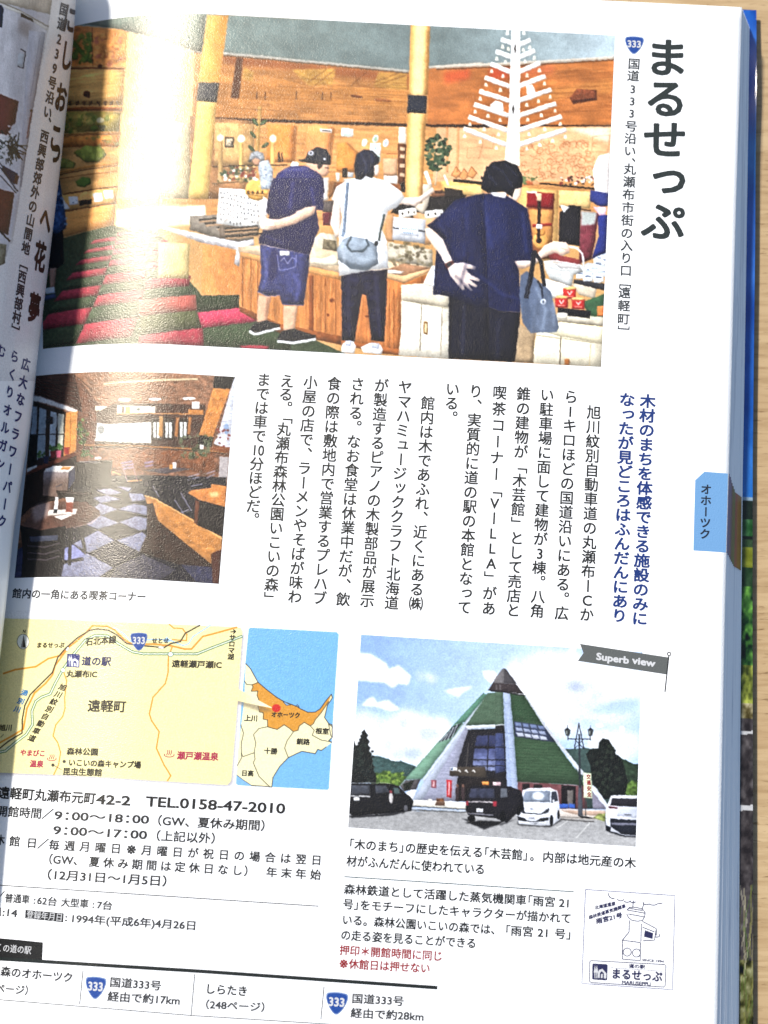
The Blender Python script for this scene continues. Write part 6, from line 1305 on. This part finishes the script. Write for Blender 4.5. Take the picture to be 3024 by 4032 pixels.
# stamp of the roadside station (line drawing without its figure)
zs = zc(2250, 3450, 2.143); ST = (48, 50, 96)
I = Ink(); stroke(I, [zs(118, 112), zs(873, 163), zs(853, 957), zs(88, 905)], 3.2, closed=True); I.build('stamp_frame', (120, 122, 160), right_page)
I = Ink()
def arc(cx, cy, rx, ry, a0, a1, n=9): return [zs(cx + rx * math.cos(a0 + (a1 - a0) * i / n), cy + ry * math.sin(a0 + (a1 - a0) * i / n)) for i in range(n + 1)]
for cx, cy, rx, ry, a0, a1 in [(350, 140, 40, 48, 3.1, 1.2), (415, 180, 32, 28, 2.7, .6), (470, 198, 32, 22, 2.6, .4), (520, 214, 22, 8, 3.1, 0), (632, 226, 30, 14, 2.9, .4), (690, 228, 36, 16, 2.6, .3), (745, 222, 22, 10, 2.6, 0), (720, 498, 26, 16, 2.0, -.8)]:
    stroke(I, arc(cx, cy, rx, ry, a0, a1), 3.8, steps=8)
stroke(I, [zs(523, 205), zs(517, 262)], 3.8); stroke(I, [zs(603, 215), zs(610, 235), zs(596, 276)], 3.8)
for P_ in ([(468, 285), (490, 262), (545, 262), (600, 278), (622, 305), (618, 340), (600, 372), (560, 380), (510, 372), (482, 350), (466, 318)], [(470, 285), (620, 312)], [(478, 318), (618, 344)], [(484, 270), (600, 290)],
           [(488, 372), (486, 470), (430, 540), (430, 700)], [(598, 380), (716, 442), (700, 540), (600, 545)], [(716, 442), (716, 500)], [(600, 430), (700, 470)], [(430, 700), (580, 712), (582, 560)], [(430, 540), (582, 560)], [(590, 400), (586, 552)]):
    stroke(I, [zs(*q) for q in P_], 3.6, steps=10)
for cx, cy, r in ((470, 640, 34), (548, 648, 34)): stroke(I, arc(cx, cy, r, r, 0, 6.28, 16), 3.6, steps=8)
poly(I, [zs(620, 455), zs(690, 480), zs(684, 530), zs(610, 510)])
poly(I, [zs(176, 744), zs(186, 736), zs(296, 742), zs(306, 752), zs(302, 872), zs(292, 880), zs(182, 872), zs(174, 864)])
stroke(I, [zs(*q) for q in [(165, 712), (785, 745), (797, 757), (790, 925), (778, 935), (165, 897), (152, 885), (155, 722)]], 3.4, closed=True)
stroke(I, [zs(330, 772), zs(770, 802)], 1.8)
I.build('stamp_drawing', ST, right_page)
I = Ink(); poly(I, [zs(*q) for q in [(235, 790), (262, 782), (296, 822), (292, 864), (274, 862), (274, 820), (256, 800), (240, 816), (238, 858), (222, 857), (224, 810)]])
for x in (198, 214): poly(I, [zs(x, 750), zs(x + 12, 815), zs(x + 4, 815), zs(x + 3, 862), zs(x - 3, 862), zs(x - 4, 815), zs(x - 10, 815)])
poly(I, [zs(250, 825), zs(264, 826), zs(262, 860), zs(248, 859)])
I.build('stamp_pictogram', WHITE, right_page, 0.05e-3)
I = Ink(); run_text(I, '北海道遺産', zs(196, 268), zs(372, 228), 17, .03); run_text(I, '森林鉄道蒸気機関車', zs(146, 350), zs(458, 250), 17, .03); run_text(I, '雨宮21号', zs(206, 384), zs(430, 326), 24, .03)
run_text(I, 'SINCE 1994', zs(596, 706), zs(780, 720), 13, .03); run_text(I, '道の駅', zs(484, 756), zs(622, 766), 17, .02)
run_text(I, 'まるせっぷ', zs(334, 822), zs(768, 850), 44, .03); run_text(I, 'MARUSEPPU', zs(424, 894), zs(670, 910), 20, .0)
I.build('stamp_text', ST, right_page)
# ------------------------------------------------------------------ map lettering
zm = zc(0, 2420, 1.843)
def rl(s, a, b, em, rgb=(52, 48, 40), off=0.0, z=zm, lift=0.04e-3, name='map_label'):
    I = Ink(); run_text(I, s, z(*a), z(*b), em, off); I.build(name, rgb, right_page, lift)
rl('N', (165, 121), (187, 122), 17, off=.02); rl('まるせっぷ', (265, 222), (468, 222), 23, (60, 50, 36)); rl('石北本線', (620, 200), (845, 180), 34, off=.005)
rl('せとせ', (1102, 190), (1226, 190), 23); rl('道の駅', (592, 338), (806, 342), 38, (30, 38, 110), .02); rl('丸瀬布IC', (482, 430), (706, 434), 30, off=.005)
rl('遠軽瀬戸瀬IC', (1246, 356), (1610, 366), 31, off=.005); rl('遠軽町', (636, 662), (916, 668), 50, off=.01)
rl('森林公園', (484, 992), (714, 998), 31, off=.006); rl('いこいの森キャンプ場', (496, 1073), (1024, 1092), 30, off=.004); rl('昆虫生態館', (454, 1138), (742, 1148), 31, off=.006)
rl('やまびこ', (146, 1002), (330, 1008), 27, (206, 44, 92)); rl('温泉', (216, 1082), (316, 1086), 29, (206, 44, 92), .006); rl('瀬戸瀬温泉', (1284, 1022), (1586, 1032), 34, (206, 44, 92), .008)
rl('旭川', (-4, 820), (88, 822), 27)
I = Ink(); vert_text(I, '湧別川', zm(178, 568), zm(126, 688), 28, 25); I.build('map_label', (70, 150, 214), right_page, 0.04e-3)
I = Ink(); vert_text(I, '旭川紋別自動車道', zm(455, 528), zm(232, 898), 30, 28, .004); I.build('map_label', (52, 48, 40), right_page, 0.04e-3)
zn = zc(600, 2420, 2.074)
I = Ink(); vert_text(I, 'サロマ湖', zn(654, 188), zn(640, 345), 26, 26); run_text(I, '→', zn(632, 140), zn(688, 134), 26); I.build('map_label', (40, 40, 36), right_page, 0.04e-3)
for s, a, b, em in (('上川', (750, 845), (860, 848), 26), ('オホーツク', (970, 815), (1208, 824), 24), ('根室', (1332, 950), (1442, 955), 26), ('釧路', (1176, 1036), (1286, 1042), 26), ('十勝', (912, 1112), (1020, 1118), 26), ('日高', (726, 1294), (828, 1298), 25)):
    rl(s, a, b, em, (44, 44, 40), .006, zn)
shield(1008 / 1.843, 196 / 1.843 + 2420, 64, 68, 0.0)
def onsen(cx, cy, s):
    I = Ink()
    t = np.linspace(-0.5, math.pi + 0.5, 16); stroke(I, [zm(cx + 38 * s * math.cos(a), cy + 16 * s * math.sin(a)) for a in t], 3.0, steps=8)
    for dx in (-14, 0, 14): stroke(I, [zm(cx + dx + 4 * math.sin(v * 5), cy - 36 * s + v * 40 * s) for v in np.linspace(0, 1, 6)], 3.0, steps=6)
    I.build('hot_spring_symbol', (206, 44, 92), right_page, 0.04e-3)
onsen(375, 1046, .85); onsen(1228, 1018, .95)
# ------------------------------------------------------------------ printing on the left page
zl = zc(0, 0, 1.58)
def lt(s, A, B, emx, emy, off=0.0, rgb=(70, 70, 76), z=zl, name='text_column'):
    I = Ink('left'); vert_text(I, s, z(*A), z(*B), emx, emy, off); I.build(name, rgb, left_page, 0.05e-3)
I = Ink('left'); G5 = (62, 62, 70)
for s, A, B in (('国道239号沿い', (396, 62), (296, 700)), ('、西興部郊外の山間地', (290, 765), (160, 1545)), ('［西興部村］', (148, 1640), (92, 2060))): vert_text(I, s, zl(*A), zl(*B), 33, 52)
I.build('page_subtitle', G5, left_page, 0.05e-3)
I = Ink('left')
for s, A, B in (('に', (432, 120), (432, 120)), ('し', (414, 350), (414, 350)), ('お', (378, 610), (378, 610)), ('こ', (345, 860), (345, 860)), ('っ', (338, 950), (338, 950)), ('へ', (283, 1370), (283, 1370)), ('花夢', (248, 1600), (212, 1920))): vert_text(I, s, zl(*A), zl(*B), 44, 122, .03)
I.build('page_title', (58, 40, 36), left_page, 0.05e-3)
zk = zc(0, 1300, 1.58)
lt('広大なフラワーパーク', (160, 215), (12, 1190), 33, 52, .02, (36, 54, 130), zk, 'headline_column')
lt('らくりオルガン', (90, 165), (2, 830), 33, 50, .02, (36, 54, 130), zk, 'headline_column')
lt('む', (8, 130), (4, 136), 33, 50, .02, (36, 54, 130), zk, 'headline_column')
bpy.data.objects.remove(_to); bpy.data.curves.remove(_tc)
